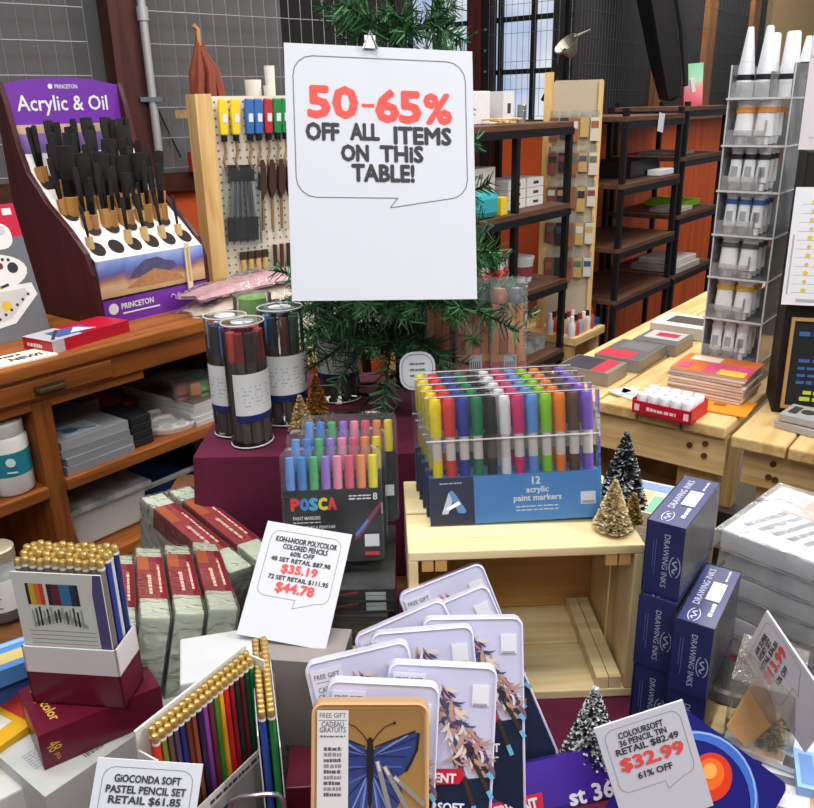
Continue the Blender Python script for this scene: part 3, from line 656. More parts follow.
# plastic bags lying at the right of the rack
def bag_mesh(w, d, h, seed, fold=.3):
    rnd = random.Random(seed); nx, ny = 14, 8; vs, fs = [], []
    for j in range(ny + 1):
        for i in range(nx + 1):
            u, v = i / nx - .5, j / ny - .5; e = (1 - (2 * u) ** 4) * (1 - (2 * v) ** 4)
            vs.append((u * w * (1 + .06 * math.sin(v * 9 + seed)), v * d * (1 + .08 * math.sin(u * 7)), h * e * (.8 + .4 * rnd.random()) + .004 * rnd.random()))
    for j in range(ny):
        for i in range(nx): a = j * (nx + 1) + i; fs.append((a, a + 1, a + nx + 2, a + nx + 1))
    b = len(vs); vs2 = [(x, y, 0) for x, y, z in vs]
    mb = MB(); mb.add(vs, fs); mb.add(vs2, [tuple(reversed(q)) for q in fs])
    return mb
t = T('plastic_bag', 'lower crumpled clear bag of cream goods lying beside the brush rack', 'bag', D(.575, .052, 1.0615), (0, 0, YA), 'plastic bags on the desk')
bag_mesh(.3, .085, .02, 3).obj('contents', P('#cdb9a4', .6, var=.2, scale=40), t, smooth=True)
bag_mesh(.32, .105, .026, 4).obj('bag_film', FILM, t, smooth=True)
t = T('plastic_bag', 'upper pink tinged clear bag lying on the cream bag beside the brush rack', 'bag', D(.58, .055, 1.096), (0, -1, YA), 'plastic bags on the desk')
bag_mesh(.3, .085, .014, 5).obj('contents', P('#b98a90', .6, var=.25, scale=40), t, smooth=True)
bag_mesh(.32, .105, .02, 6).obj('bag_film', FILM, t, smooth=True)

# ------------------------------------------------------------------ goods on the desk shelves
def big_bottle(loc, lb):
    t = T('paint_bottle', lb, 'bottle', loc, (0, 0, 15), 'white bottles on the left shelf')
    MB().lathe([(.034, 0), (.037, .004), (.037, .098), (.033, .104)], 24).obj('bottle_body', P('#dddcd8', .45), t, smooth=True)
    MB().lathe([(.033, .104), (.034, .106), (.034, .126), (.031, .128)], 24).obj('cap', P('#d2d2ce', .45), t, smooth=True)
    mb = MB(); mb.lathe([(.0375, .036), (.0375, .078)], 32)
    f = mb.face((0, -.0380, .057), (1, 0, 0), (0, 0, 1)); f.disc(.012, .006, .008, 1, 2); f.line([(.005, -.012), (.02, -.012)], .003, 1, 2)
    mb.obj('label_band', [P('#1f7f90', .5), P('#d8e8e8')], t, smooth=True); return t
big_bottle(D(.006, .05, .8352), 'white bottle with teal label standing beside the desk upright')
big_bottle(G(-28, 506, .835) + Vector((0, .03, 0)), 'white bottle cut off by the picture edge, left of the other white bottle')
for k in range(4):
    t = T('sketch_pad', '%s grey pad in the left stack on the desk shelf' % ('lowest', 'second lowest', 'second highest', 'top')[k], 'pad', D(.165, .10 + .004 * k, .836 + .0152 * k), (0, 0, YA + (0, 2, -1, 1)[k]), 'grey pads stacked on the shelf')
    mb = MB().bx(-.075, .065, -.085, .11, 0, .015)
    f = mb.face((0, 0, .015), (1, 0, 0), (0, 1, 0))
    if k == 3: f.rect(-.055, -.07, .02, -.01, 1); f.disc(-.03, -.04, .015, 2, 2); f.line([(-.05, -.02), (.01, -.06)], .006, 2, 3)
    mb.obj('pages', [P('#84878c' if k < 3 else '#9a9b9f', .5), P('#b9c8d4'), P('#4a7a9a')], t)
for k in range(4):
    DC('black_case', '%s dark patterned case stacked right of the grey pads' % ('lowest', 'second lowest', 'second highest', 'top')[k], .258, .075, .836 + .0155 * k, (.045, .10, .015), P('#22262a', .35, var=.5, scale=80), group='dark cases stacked on the shelf')
DC('brown_flat_box', 'long flat brown box lying behind the grey pads', .185, .27, .836, (.19, .13, .055), P('#5c4a38', .6))
DC('red_folder', 'dark red folder lying behind the round palette', .32, .30, .836, (.14, .16, .02), P('#8a1a1c', .5))
mb = MB(); mb.lathe([(0, .004), (.026, .004), (.030, .010), (.058, .010), (.066, .014), (.066, .010), (.062, .0), (0, 0)], 32)
f = mb.face((0, 0, .0101), (1, 0, 0), (0, 1, 0))
for k in range(10): f.disc(.046 * math.cos(k * .6283), .046 * math.sin(k * .6283), .0105, 1, 1, 12)
S(mb, 'round_palette', [P('#e2e1de', .4), P('#b5b4b2', .5)], 'round white plastic palette with wells on the desk shelf', 'palette', D(.355, .085, .8365), (0, 0, 0), smooth=False)
for k in range(5):
    t = T('sketch_pad', '%s pale pad in the wide stack at the far end of the desk shelf' % ORD[k], 'pad', D(.465, .14 + .003 * k, .836 + .0092 * k), (0, 0, YA + (1, 0, -2, 1, 3)[k]), 'pale pads stacked on the shelf')
    MB().bx(-.085, .085, -.12, .12, 0, .009).obj('pages', P('#b8b6b4', .6), t)
    if k == 4: MB().bx(-.085, .085, -.12, .12, .009, .0096).obj('cover', P('#6a5a50', .5), t)
t = T('marker_set', 'clear packed set of green, orange and teal pieces on the pale pads', 'set', D(.465, .08, .8835), (0, 0, YA - 20))
for k, c in enumerate(('#c4482c', '#d88a2c', '#5ab838', '#3a9a4a', '#d0653a', '#2a8a8c')):
    MB().box((-.06 + .024 * k, (.01, -.008)[k % 2], .016), (.022, .05, .028)).obj('colour_block', P(c, .4), t, bev=.003)
MB().bx(-.085, .085, -.04, .045, 0, .034).obj('clear_case', CLEAR(body=.1), t)
# lowest shelf: white tubs, blue tray, clear cases
def tub(lb, x, y, w, d, h, c='#c9c9c6', yaw=YA):
    t = T('storage_tub', lb, 'tub', D(x, y, .6612), (0, 0, yaw))
    mb = MB(); mb.prism([(-w/2 + .012, 0), (w/2 - .012, 0), (w/2, h), (-w/2, h)], (0, -d/2 + .006, 0), (1, 0, 0), (0, 0, 1), (0, d - .012, 0)); mb.obj('tub', P(c, .5), t, bev=.004)
    MB().bx(-w/2 - .008, w/2 + .008, -d/2 - .006, d/2 + .006, h, h + .012).obj('lid', CLEAR('#eef0f0', .55), t, bev=.003)
tub('white plastic tub with clear lid on the lowest desk shelf', .185, .14, .17, .17, .075)
tub('low white tub in front of the blue tray on the lowest desk shelf', .32, .035, .07, .05, .03)
t = T('blue_tray', 'blue tray with pale rim on the lowest desk shelf', 'tray', D(.38, .22, .661), (0, 0, YA))
MB().bx(-.12, .12, -.12, .12, 0, .045).obj('tray', P('#233a78', .4), t, bev=.004)
mb = MB(); mb.tube([(-.125, -.125, .05), (.125, -.125, .05), (.125, .125, .05), (-.125, .125, .05)], .007, closed=True); mb.obj('rim', P('#c4c6c6', .4), t)
for k in range(2):
    t = T('clear_case', '%s grey printed clear case standing at the far end under the desk shelf' % ORD[k], 'case', D(.46 + .02 * k, .02 + .06 * k, .661), (-6, 0, YA - 10), 'printed cases under the shelf')
    mb = MB().bx(-.045, .045, 0, .02, 0, .14); f = mb.face((0, 0, 0), (1, 0, 0), (0, 0, 1))
    for j in range(6): f.line([(-.035 + .012 * j, .02), (-.035 + .012 * j, .11)], .004, 1)
    mb.obj('case_body', [P('#8a8a8a', .4), P('#4a4c50')], t)
# glass jar standing on the table at the far left
t = T('glass_jar', 'glass jar with white lettered label at the far left of the table', 'jar', G(8, 613, .83), (0, 0, 0))
MB().lathe([(.026, .001), (.028, .004), (.028, .07), (.022, .08), (.022, .088)], 20).obj('jar', CLEAR('#e4ece8', .1, .05), t, smooth=True)
MB().lathe([(.024, .002), (.026, .02), (.0, .021)], 16).obj('contents', P('#6a5a4a', .6), t, smooth=True)
mb = MB(); mb.lathe([(.0286, .018), (.0286, .062)], 24)
f = mb.face((.0, -.0290, .04), (1, 0, 0), (0, 0, 1))
for j in range(5): f.line([(-.012, .014 - .007 * j), (.012 - .003 * (j % 2), .014 - .007 * j)], .0016, 1, 2)
mb.obj('label_band', [P('#d9d8d6', .7), INK], t, smooth=True)
MB().lathe([(.0235, .084), (.0235, .098), (.021, .1), (0, .1)], 18).obj('lid', P('#b8b09a', .4, .6), t, smooth=True)
# ------------------------------------------------------------------ pine tables at the right
T1 = FR((.254, 1.70)); T1o = Vector((.254, 1.70, 0)); yT = YA - 90   # x of local frame below = across (-B), y = along A
def TA(x, y, z): return T1o - B * x + A * y + Vector((0, 0, z))
t = T('pine_table', 'rough pine table of wide planks carrying the clear tube tower', 'table', TA(0, 0, 0), (0, 0, yT))
for k in range(5): MB().bx(.002 + .089 * k, .087 + .089 * k, 0, 1.5, .845, .87).obj('plank', WOOD('#dcbd86', '#bd975a', 1, 8), t, bev=.004)
MB().bx(0, .445, .012, .034, .765, .845).obj('apron', PINE, t, bev=.002)
mb = MB()
for x, z in ((.405, .80), (.405, .825), (.375, .815)): mb.cyl((x, .012, z), (x, .009, z), .006, n=8)
mb.obj('knot', P('#5a3a1c'), t)
for x in (.345, .02):
    for y in (.04, 1.42): MB().bx(x, x + .075, y, y + .06, 0, .845).obj('leg', PINEV, t, bev=.003)
T2o = Vector((.597, 1.395, 0))
def TB(x, y, z): return T2o - B * x + A * y + Vector((0, 0, z))
t = T('pine_table', 'second pine table with knot holes, nearest the chalkboard stand', 'table', T2o, (0, 0, yT))
for k in range(5): MB().bx(.002 + .100 * k, .098 + .100 * k, 0, .75, .843, .868).obj('plank', WOOD('#dcbd86', '#bd975a', 1, 8), t, bev=.004)
MB().bx(.02, .5, .03, .052, .765, .843).obj('apron', PINE, t, bev=.002)
mb = MB()
for x, z in ((.075, .818), (.07, .790), (.082, .788)): mb.cyl((x, .03, z), (x, .027, z), .006, n=8)
mb.obj('knot', P('#5a3a1c'), t)
for x in (.045, .42): MB().bx(x, x + .075, .055, .12, 0, .843).obj('leg', PINEV, t, bev=.003)
def onT(nm, lb, x, y, z, d, m, yaw=0, group=None, prints=None): return carton(nm, lb, TA, x, y, z, d, m, yT + yaw, group, prints)
def topart(cols, rects):
    def fn(mb, d):
        f = mb.face((0, 0, d[2]), (1, 0, 0), (0, 1, 0))
        for k, (u0, v0, u1, v1, m) in enumerate(rects): f.rect(u0 * d[0], v0 * d[1], u1 * d[0], v1 * d[1], m, 1 + k)
        return [P(c, .45) for c in cols]
    return fn
CASE = P('#8d8a88', .3)
onT('marker_box', 'dark navy and red flat set nearest the table corner', .10, .14, .87, (.12, .10, .03), P('#8a857e', .3), prints=topart(['#2a2438', '#b81a38', '#d8d4d4'], [(-.48, -.47, .12, .47, 1), (.12, -.47, .4, .47, 2), (-.3, .1, 0, .35, 1)]))
onT('marker_box', 'grey flat set with red lid panel, middle of the row on the pine table', .12, .30, .87, (.11, .16, .028), P('#8a857e', .3), prints=topart(['#5c5a60', '#c01c3c', '#6c6a70'], [(-.48, -.48, .48, .48, 1), (-.48, -.48, .25, -.1, 2), (-.3, .0, .4, .4, 3)]))
onT('marker_box', 'grey flat set with white and red logo panel behind the middle set', .14, .45, .87, (.11, .12, .028), P('#8a857e', .3), prints=topart(['#b8b6b6', '#5c5a60', '#b81a38'], [(-.48, -.48, .48, .48, 2), (-.4, -.2, .42, .45, 1), (-.2, 0, .3, .3, 3)]))
onT('marker_box', 'pale grey flat set with dark window farthest along the pine table', .13, .63, .87, (.14, .14, .03), P('#c8c6c2', .3), prints=topart(['#d8d6d2', '#4a4440'], [(-.48, -.48, .48, .48, 1), (-.3, -.25, .48, .3, 2)]))
# stack of thin books
for k in range(9):
    c = ('#c8a890', '#d8cabc', '#b89a8c', '#d0c0b4')[k % 4]
    o = onT('thin_book', '%s thin book from the bottom of the stack beside the tube tower' % ORD[k] if k < 8 else 'orange and pink covered thin book on top of the stack beside the tube tower', .352 + .002 * (k % 3), .185 + .001 * k, .872 + .0062 * k, (.155, .125, .006), P(c, .5), (0, 1, -1, 2, 0, 1, -2, 0, 1)[k] - 0, 'thin books beside the tower',
            topart(['#d8702a', '#d8507a', '#e8c040', '#e8dccc'], [(-.5, -.5, .5, .5, 1), (-.1, -.5, .5, .1, 2), (.1, -.5, .45, -.2, 3), (-.4, .1, .0, .4, 4), (-.45, -.4, -.3, -.1, 2)]) if k == 8 else None)
onT('orange_booklet', 'bright orange booklet lying under the edge of the book stack', .395, .11, .868 + .002, (.12, .09, .003), P('#e0921c', .5), 3, prints=topart(['#a85a1c'], [(-.1, -.1, .1, .1, 1)]))
# red tray of white paint pots
t = T('red_carton_tray', 'open red carton tray holding white paint pots on the pine table', 'tray', TA(.325, .02, .87), (0, 0, yT - 2))
mb = MB(); RED = P('#c4162c', .45)
mb.bx(-.06, .06, -.042, .042, 0, .002).bx(-.06, .06, -.042, -.04, 0, .026).bx(-.06, .06, .04, .042, 0, .03).bx(-.06, -.058, -.042, .042, 0, .03).bx(.058, .06, -.042, .042, 0, .03)
f = mb.face((0, -.042, 0), (1, 0, 0), (0, 0, 1)); scrib(f, -.03, .013, .06, .007, 1, 5); f.rect(-.055, .006, -.045, .02, 1); f.rect(.045, .006, .055, .02, 1)
mb.obj('tray', [RED, P('#f0dcdc')], t)
tm = Matrix.Translation(TA(.325, .02, .87)) @ Matrix.Rotation(RAD(yT - 2), 4, 'Z')
for r in range(3):
    for c in range(5):
        t = T('paint_pot', '%s white topped paint pot in the %s row of the red carton tray' % (ORD[c], ('front', 'middle', 'back')[r]), 'paint pot', tm @ Vector((-.046 + .023 * c, -.027 + .026 * r, .003)), group='paint pots in the red tray')
        MB().lathe([(.0105, 0), (.0105, .02)], 14).obj('pot', P('#23408a', .4), t, smooth=True)
        MB().lathe([(.0112, .02), (.0112, .034), (.010, .036), (0, .036)], 14).obj('cap', P('#dfe2e8', .4), t, smooth=True)
for k, (x, y, w, a) in enumerate(((.235, .085, .07, 15), (.215, .06, .06, -20))):
    mb = MB(); mb.bx(-w / 2, w / 2, -.012, .012, 0, .004).bx(-w / 2, -w / 2 + .03, -.02, .02, .004, .008)
    S(mb, 'white_applicator', P('#d6d8d8', .4), ('longer', 'shorter')[k] + ' white plastic applicator lying left of the red tray', 'applicator', TA(x, y, .87 + .009 * k * 0), (0, 0, yT + a), group='white applicators')
# grey clear cases on the second table
for k, (x, y, lb) in enumerate(((.10, .11, 'lower'), (.104, .112, 'upper'))):
    t = T('clear_case', '%s of two stacked clear grey cases on the second pine table' % lb, 'case', TB(x, y, .868 + .0165 * k), (0, 0, yT - 12 + 6 * k), 'stacked clear cases')
    MB().bx(-.04, .04, -.035, .035, 0, .015).obj('case', P('#a9a9a9', .25), t, bev=.002)
    mb = MB(); mb.lathe([(.012, .0152), (.012, .0165), (0, .0166)], 14); mb.bx(-.03, -.015, -.02, .02, .015, .0158); mb.obj('insert', P('#3a3a3c' if k else '#77777a'), t)
carton('clear_case', 'clear grey case at the picture edge on the second pine table', TB, .235, .09, .868, (.08, .06, .02), P('#a4a4a6', .25), yT - 8)
mb = MB(); mb.lathe([(.028, 0), (.03, .05), (.0, .051)], 16)
S(mb, 'dark_jar', P('#3a3430', .4), 'dark jar at the picture edge below the chalkboard', 'jar', TB(.215, .19, .868), smooth=True)

# ------------------------------------------------------------------ clear tube tower
TW0 = Vector((.65, 1.72, 0)); TWM = Matrix.Translation(TW0) @ Matrix.Rotation(RAD(yT), 4, 'Z')
t = T('clear_tube_tower', 'tall clear acrylic tower of seven trays full of white paint tubes', 'display stand', TW0, (0, 0, yT))
ACR = CLEAR('#ececec', .2, .1, 'acrylic_sheet')
W_, D_ = .118, .23; nz = 7; z0 = .87; hz = .0885
mb = MB(); mb.bx(0, .003, 0, D_, z0, 1.515).bx(W_ - .003, W_, 0, D_, z0, 1.515).bx(.003, W_ - .003, D_ - .003, D_, z0, 1.515); mb.obj('side_panel', ACR, t)
EDGE = P('#c9ccce', .25)
mb = MB()
for x in (0, W_): mb.bx(x - .0012, x + .0012, -.0012, .0012, z0, 1.515)
mb.bx(W_ - .0012, W_ + .0012, D_ - .001, D_ + .001, z0, 1.515); mb.obj('edge', EDGE, t)
for k in range(nz):
    z = z0 + .050 + k * hz
    MB().bx(0.003, W_ - .003, -.0, D_ - .003, z, z + .003).bx(.003, .075, -.001, .001, z, z + .032).bx(.075, .077, 0, D_ - .004, z + .003, z + .05).obj('tray', ACR, t)
    MB().bx(-.004, W_, -.004, -.002, z, z + .004).bx(W_, W_ + .0015, 0, D_, z, z + .003).obj('tray_lip', EDGE, t)
names7 = ['lowest', 'second lowest', 'third lowest', 'middle', 'third highest', 'second highest', 'top']
caps = ['#c9ccd2', '#c9a23c', '#5a5c62', '#3c62a8', '#26262c', '#e0902c', '#dfe2e8']
for k in range(nz - 0):
    z = z0 + .054 + k * hz
    if k == 6: continue
    ncol = (3, 2, 2, 3, 3, 2)[k]
    for r in range(3):
        for c in range(ncol):
            w = .080 / ncol
            x = .010 + w * (c + .5); y = .012 + .03 * r
            lb = '%s white paint tube in the %s file of the %s tower tray' % (ORD[r], ('left', 'middle' if ncol == 3 else 'inner', 'right')[c], names7[k])
            o = T('paint_tube', lb, 'paint tube', TWM @ Vector((x, y, z)), (-7, 0, yT), 'paint tubes in the clear tower')
            h = .082
            mb = MB(); mb.lathe([(w * .46, .016), (w * .42, .05), (w * .40, h)], 12, sy=.55); mb.bx(-w * .46, w * .46, -.001, .001, h - .006, h + .001)
            f = mb.face((0, -.0062, .0), (1, 0, 0), (0, 0, 1)); f.rect(-w * .24, .026, w * .24, .046, 1, 2)
            mb.obj('tube', [P('#dfe1e4', .35), P('#9a9ea6', .5)], o, smooth=True)
            MB().lathe([(w * .3, 0), (w * .34, .014), (w * .45, .016)], 10).obj('cap', P('#e6e8ea', .4), o, smooth=True)
            MB().lathe([(w * .47, h - .022), (w * .46, h - .012)], 12, sy=.58).obj('band', P(caps[k], .45), o, smooth=True)
# tall white tubes standing cap down in the top tray
for c, (x, y, r1, r2, h) in enumerate(((.022, .02, .017, .006, .125), (.058, .02, .017, .007, .125), (.03, .15, .018, .014, .12), (.092, .06, .019, .013, .115), (.10, .14, .017, .006, .11))):
    o = T('large_tube', ('first tall pointed', 'second tall pointed', 'blunt broad', 'widest blunt', 'rear pointed')[c] + ' white tube standing on its cap in the top tray of the tower', 'paint tube', TWM @ Vector((x, y, z0 + .054 + 6 * hz)), (0, 0, yT), 'tall tubes in the top tray')
    MB().lathe([(r1, .026), (r1 * .97, .04), (r2, h), (r2 * .8, h + .003)], 14).obj('tube', P('#dfe2e8', .35), o, smooth=True)
    MB().lathe([(r1 * .9, 0), (r1 * .95, .026)], 14).obj('cap', P('#e4e6ea', .4), o, smooth=True)
    mb = MB(); mb.lathe([(r1 * 1.01, .032), (r1 * 1.0, .042)], 14); mb.lathe([(r1 * .8, .062), (r1 * .79, .065)], 14); mb.obj('print_band', P('#1d2028', .4), o, smooth=True)

# ------------------------------------------------------------------ black display stand with chart and chalkboard
BK = G(771, 412, .868)
BM = Matrix.Translation(BK) @ Matrix.Rotation(RAD(-18), 4, 'Z')
t = T('black_display_stand', 'tall black display stand at the right edge holding a colour chart and chalkboard', 'display stand', BK, (0, 0, -18))
MB().bx(0, .28, 0, .12, 0, .495).obj('stand_body', P('#15120f', .6), t, bev=.003)
def card_on(nm, lb, x0, z0_, w, h, fn, mats, cat, tilt=-4, yo=-.022):
    t = T(nm, lb, cat, BM @ Vector((x0 + w / 2, yo, z0_)), (tilt, 0, -18)); mb = MB(); mb.bx(-w / 2, w / 2, 0, .003, 0, h)
    fn(mb.face((0, 0, 0), (1, 0, 0), (0, 0, 1)), w, h); mb.obj('card', mats, t); return t
def chart(f, w, h):
    for r in range(11):
        for c in range(5): f.disc(-w * .30 + c * w * .19, h * (.13 + .075 * r), .0045 - .001 * (r % 2), 1 + (r * 3 + c * 5) % 6, 1, 10)
        f.line([(-w * .42, h * (.11 + .075 * r)), (w * .4, h * (.11 + .075 * r))], .0008, 7)
    f.line([(-w * .46, .02), (-w * .46, h * .6)], .003, 7); f.line([(-w * .35, h * .04), (w * .2, h * .04)], .006, 7)
chm = [P('#dfe0e6', .6)] + [P(c) for c in ('#d8c038', '#8a6a3a', '#3a3a52', '#c8b85a', '#7a3a44', '#d0c890')] + [P('#a8aab2')]
card_on('colour_chart', 'white card of small paint colour dots on the black stand', -.012, .222, .17, .212, chart, chm, 'chart')
def plain(f, w, h): f.rect(-w * .5, h * .80, w * .5, h * .83, 1); f.line([(-w * .4, .02), (w * .1, .02)], .004, 1)
card_on('white_card', 'upper white card with pink tinge on the black stand above the colour chart', -.014, .4965, .16, .19, plain, [P('#d2cad0', .6), P('#b8b4bc')], 'card', -3, .02)
t = card_on('chalkboard', 'small chalkboard with wood frame and coloured writing on the black stand', .018, .025, .17, .165, lambda f, w, h: (f.text('demo', -.005, h * .70, .07, .024, 1, bold=.0, heavy=.03), scrib(f, -.075, h * .86, .13, .011, 2, 4), *[scrib(f, -.07, h * (.54 - .085 * q), .13, .007, 2, 5 + q % 2, 2, q) for q in range(4)], scrib(f, -.055, h * .17, .10, .009, 3, 4), scrib(f, -.06, h * .09, .11, .009, 3, 4, 2, 8)), [P('#121419', .8), P('#c84a3c'), P('#3a5a9a'), P('#b8c83a')], 'chalkboard')
mb = MB(); w, h = .17, .165
mb.bx(-w/2 - .006, -w/2, -.003, .006, -.006, h + .006).bx(w/2, w/2 + .006, -.003, .006, -.006, h + .006).bx(-w/2, w/2, -.003, .006, -.006, 0).bx(-w/2, w/2, -.003, .006, h, h + .006)
mb.obj('frame', P('#a8824e', .6), t)

# under the pine tables: stacks of brown cartons, a red box
for k in range(5):
    carton('brown_carton', '%s brown carton from the top of the stack under the pine table' % ORD[4 - k], TA, .215 + .008 * (k % 2), .27, .32 + .0725 * k, (.215, .3, .07), CARDB, yT, 'brown cartons under the pine table')
carton('dark_bench', 'low dark bench under the pine table carrying the brown cartons', TA, .21, .40, 0, (.23, .7, .317), P('#2a201a', .8), yT)
carton('red_box', 'red box on brown cardboard under the pine table, left of the cartons', TA, .035, .24, .643, (.1, .2, .045), P('#b81424', .45), yT + 8, prints=topart(['#d8b0a8'], [(.1, -.4, .2, .3, 1)]))
carton('brown_carton', 'single brown carton under the red box below the pine table', TA, .035, .26, .0, (.08, .26, .64), CARDB, yT)
# ------------------------------------------------------------------ sale table with burgundy cloth
t = T('display_table', 'sturdy wooden sale table partly covered by a burgundy cloth', 'table', (0, 0, 0))
mb = MB(); mb.prism([(-.66, .12), (.72, .12), (.72, 1.0), (.22, 1.0), (.22, 1.36), (-.42, 1.36), (-.42, 1.05), (-.66, 1.05)], (0, 0, .80), (1, 0, 0), (0, 1, 0), (0, 0, .026)); mb.obj('table_top', WOOD('#6a4424', '#4a2c14', 0, 8), t)
for x, y in ((-.6, .18), (.66, .18), (.66, .94), (-.38, 1.28)): MB().bx(x - .03, x + .03, y - .03, y + .03, 0, .80).obj('leg', OAKV, t)
def cloth_sheet(name, label, x0, x1, y0, y1, z, seed):
    rnd = random.Random(seed); nx, ny = 40, 40; vs = []
    for j in range(ny + 1):
        for i in range(nx + 1):
            x = x0 + (x1 - x0) * i / nx; y = y0 + (y1 - y0) * j / ny
            vs.append((x, y, z + .0015 * (1 + math.sin(x * 37 + 3 * math.sin(y * 19))) * .8))
    mb = MB(); mb.add(vs, [(j * (nx + 1) + i, j * (nx + 1) + i + 1, (j + 1) * (nx + 1) + i + 1, (j + 1) * (nx + 1) + i) for j in range(ny) for i in range(nx)])
    o = S(mb, name, BURG, label, 'tablecloth', smooth=True); return o
cloth_sheet('tablecloth', 'burgundy cloth lying flat over the front of the sale table', -.34, .70, .13, .97, .8265, 2)
# raised box under its own cloth
t = T('cloth_riser', 'burgundy cloth covered riser under the little christmas tree', 'riser', (0, 0, 0))
mb = MB(); X0, X1, Y0, Y1 = -.285, .185, .990, 1.345; n = 150; per = []
def edge_pt(s):
    L = [(X0, Y1, X0, Y0), (X0, Y0, X1, Y0), (X1, Y0, X1, Y1), (X1, Y1, X0, Y1)]; lens = [Y1 - Y0, X1 - X0, Y1 - Y0, X1 - X0]; d = s * sum(lens)
    for (a, b, c, e), q in zip(L, lens):
        if d <= q: u = d / q; return a + (c - a) * u, b + (e - b) * u
        d -= q
    return X0, Y1
vs = []; rows = 7
for j in range(rows):
    v = j / (rows - 1)
    for i in range(n):
        x, y = edge_pt(i / n); dx, dy = x - (X0 + X1) / 2, y - (Y0 + Y1) / 2; L = math.hypot(dx, dy)
        k = (.004 + .016 * v) * math.sin(i * .42 + .9 * math.sin(i * .21)) * v + .008 * v
        vs.append((x + dx / L * k, y + dy / L * k, 1.02 - .188 * v - (.003 if j else 0)))
fs = [(j * n + i, (j + 1) * n + i, (j + 1) * n + (i + 1) % n, j * n + (i + 1) % n) for j in range(rows - 1) for i in range(n)]
mb.add(vs, fs + [tuple(range(n))]); mb.obj('cloth', BURG, t, smooth=True)

# ------------------------------------------------------------------ little christmas tree
TX = Vector((-.005, 1.20, 1.021))
t = T('artificial_christmas_tree', 'small green artificial christmas tree carrying the big sale sign', 'christmas tree', TX)
MB().tube([(0, 0, .02), (.004, 0, .3), (0, .005, .72)], [.012, .010, .005], 8).obj('trunk', P('#2b2118', .8), t, smooth=True)
mb = MB()
for k in range(4):
    a = k * 1.5708 + .5; mb.tube([(0, 0, .05), (.03 * math.cos(a), .03 * math.sin(a), .035), (.07 * math.cos(a), .07 * math.sin(a), .006), (.10 * math.cos(a + .3), .10 * math.sin(a + .3), .004), (.10 * math.cos(a + .8), .10 * math.sin(a + .8), .004), (.05 * math.cos(a + .9), .05 * math.sin(a + .9), .005)], .003, 6)
mb.obj('wire_stand', P('#1a2016', .5), t, smooth=True)
NEED = [P('#28582e', .55, var=.3, scale=70), P('#3f7a42', .5, var=.3, scale=70), P('#12301a', .6, var=.3, scale=70)]
SG = Matrix.Translation((-.021, .923, 1.242)) @ Euler((RAD(-16.7), RAD(2.9), RAD(10.3))).to_matrix().to_4x4(); SGI = SG.inverted()
def blocked(p):
    q = SGI @ (TX + Vector(p)); return -.125 < q.x < .125 and q.y < .03 and -.015 < q.z < .33
rnd = random.Random(11)
def sprig(mb, a, b, length, rn, droop=0):
    a, b = Vector(a), Vector(b); d = b - a; L = d.length; d.normalize(); u = d.orthogonal().normalized(); w = d.cross(u)
    k = int(L / .0012)
    for i in range(k):
        s = i / k; c = a + (b - a) * s; an = rn.uniform(0, 6.283); rad = u * math.cos(an) + w * math.sin(an)
        nd = (d * rn.uniform(.35, .8) + rad).normalized(); nl = length * rn.uniform(.75, 1.1) * (1 - .35 * s)
        tip = c + nd * nl
        if blocked(tip) or blocked(c): continue
        side = nd.cross(Vector((rn.uniform(-1, 1), rn.uniform(-1, 1), rn.uniform(-1, 1)))).normalized() * .0013
        mb.add([c - side, c + side, tip + side * .5, tip - side * .5], [(0, 1, 2, 3)], 0 if rn.random() < .6 else (1 if rn.random() < .6 else 2))
count = 0
for tier in range(10):
    hgt = .105 + .06 * tier; nb = (12, 13, 12, 11, 9, 8, 7, 7, 7, 6)[tier]; reach = (.17, .205, .172, .13, .105, .10, .10, .09, .075, .05)[tier]
    for k in range(nb):
        an = 6.283 * (k + .5 * (tier % 2)) / nb + rnd.uniform(-.2, .2); r = reach * rnd.uniform(.85, 1.12)
        if tier == 0 and math.sin(an) < 0: r *= 1.08
        tip = (r * math.cos(an), r * math.sin(an), hgt + (-.05 if tier == 0 else 0) + rnd.uniform(-.025, .045)); mid = (r * .5 * math.cos(an), r * .5 * math.sin(an), hgt + .012); root = (0, 0, hgt - .01)
        f = 1.0
        while blocked(tip) and f > .2:
            f -= .08; tip = (r * f * math.cos(an), r * f * math.sin(an), tip[2]); mid = (tip[0] * .5, tip[1] * .5, mid[2])
        mb = MB(); sprig(mb, root, mid, .036, rnd); sprig(mb, mid, tip, .034, rnd)
        for sgn in (-1, 1):
            b2 = (mid[0] + r * f * .38 * math.cos(an + sgn * .8), mid[1] + r * f * .38 * math.sin(an + sgn * .8), mid[2] + rnd.uniform(-.03, .03))
            if not blocked(b2): sprig(mb, mid, b2, .03, rnd)
        mb.tube([root, mid, tip], .0018, 4, 2)
        mb.obj('branch', NEED, t); count += 1
        if count >= 97: break
# paper tag hanging under the tree
t = T('paper_tag', 'white bubble shaped paper tag hanging low in front of the little tree', 'tag', AT(418, 390, 1.10), (-8, 0, 4))
mb = MB(); pts = rrect(-.024, 0, .024, .052, .018); mb.prism(pts, (0, 0, 0), (1, 0, 0), (0, 0, 1), (0, .0012, 0))
f = mb.face((0, 0, 0), (1, 0, 0), (0, 0, 1)); f.line([(p[0] * .86, .026 + (p[1] - .026) * .86) for p in pts], .0009, 1, closed=True)
for j in range(3): scrib(f, -.010, .036 - .008 * j, .02, .003, 1, 3)
mb.obj('card', [PAPER, P('#6a6a70')], t)

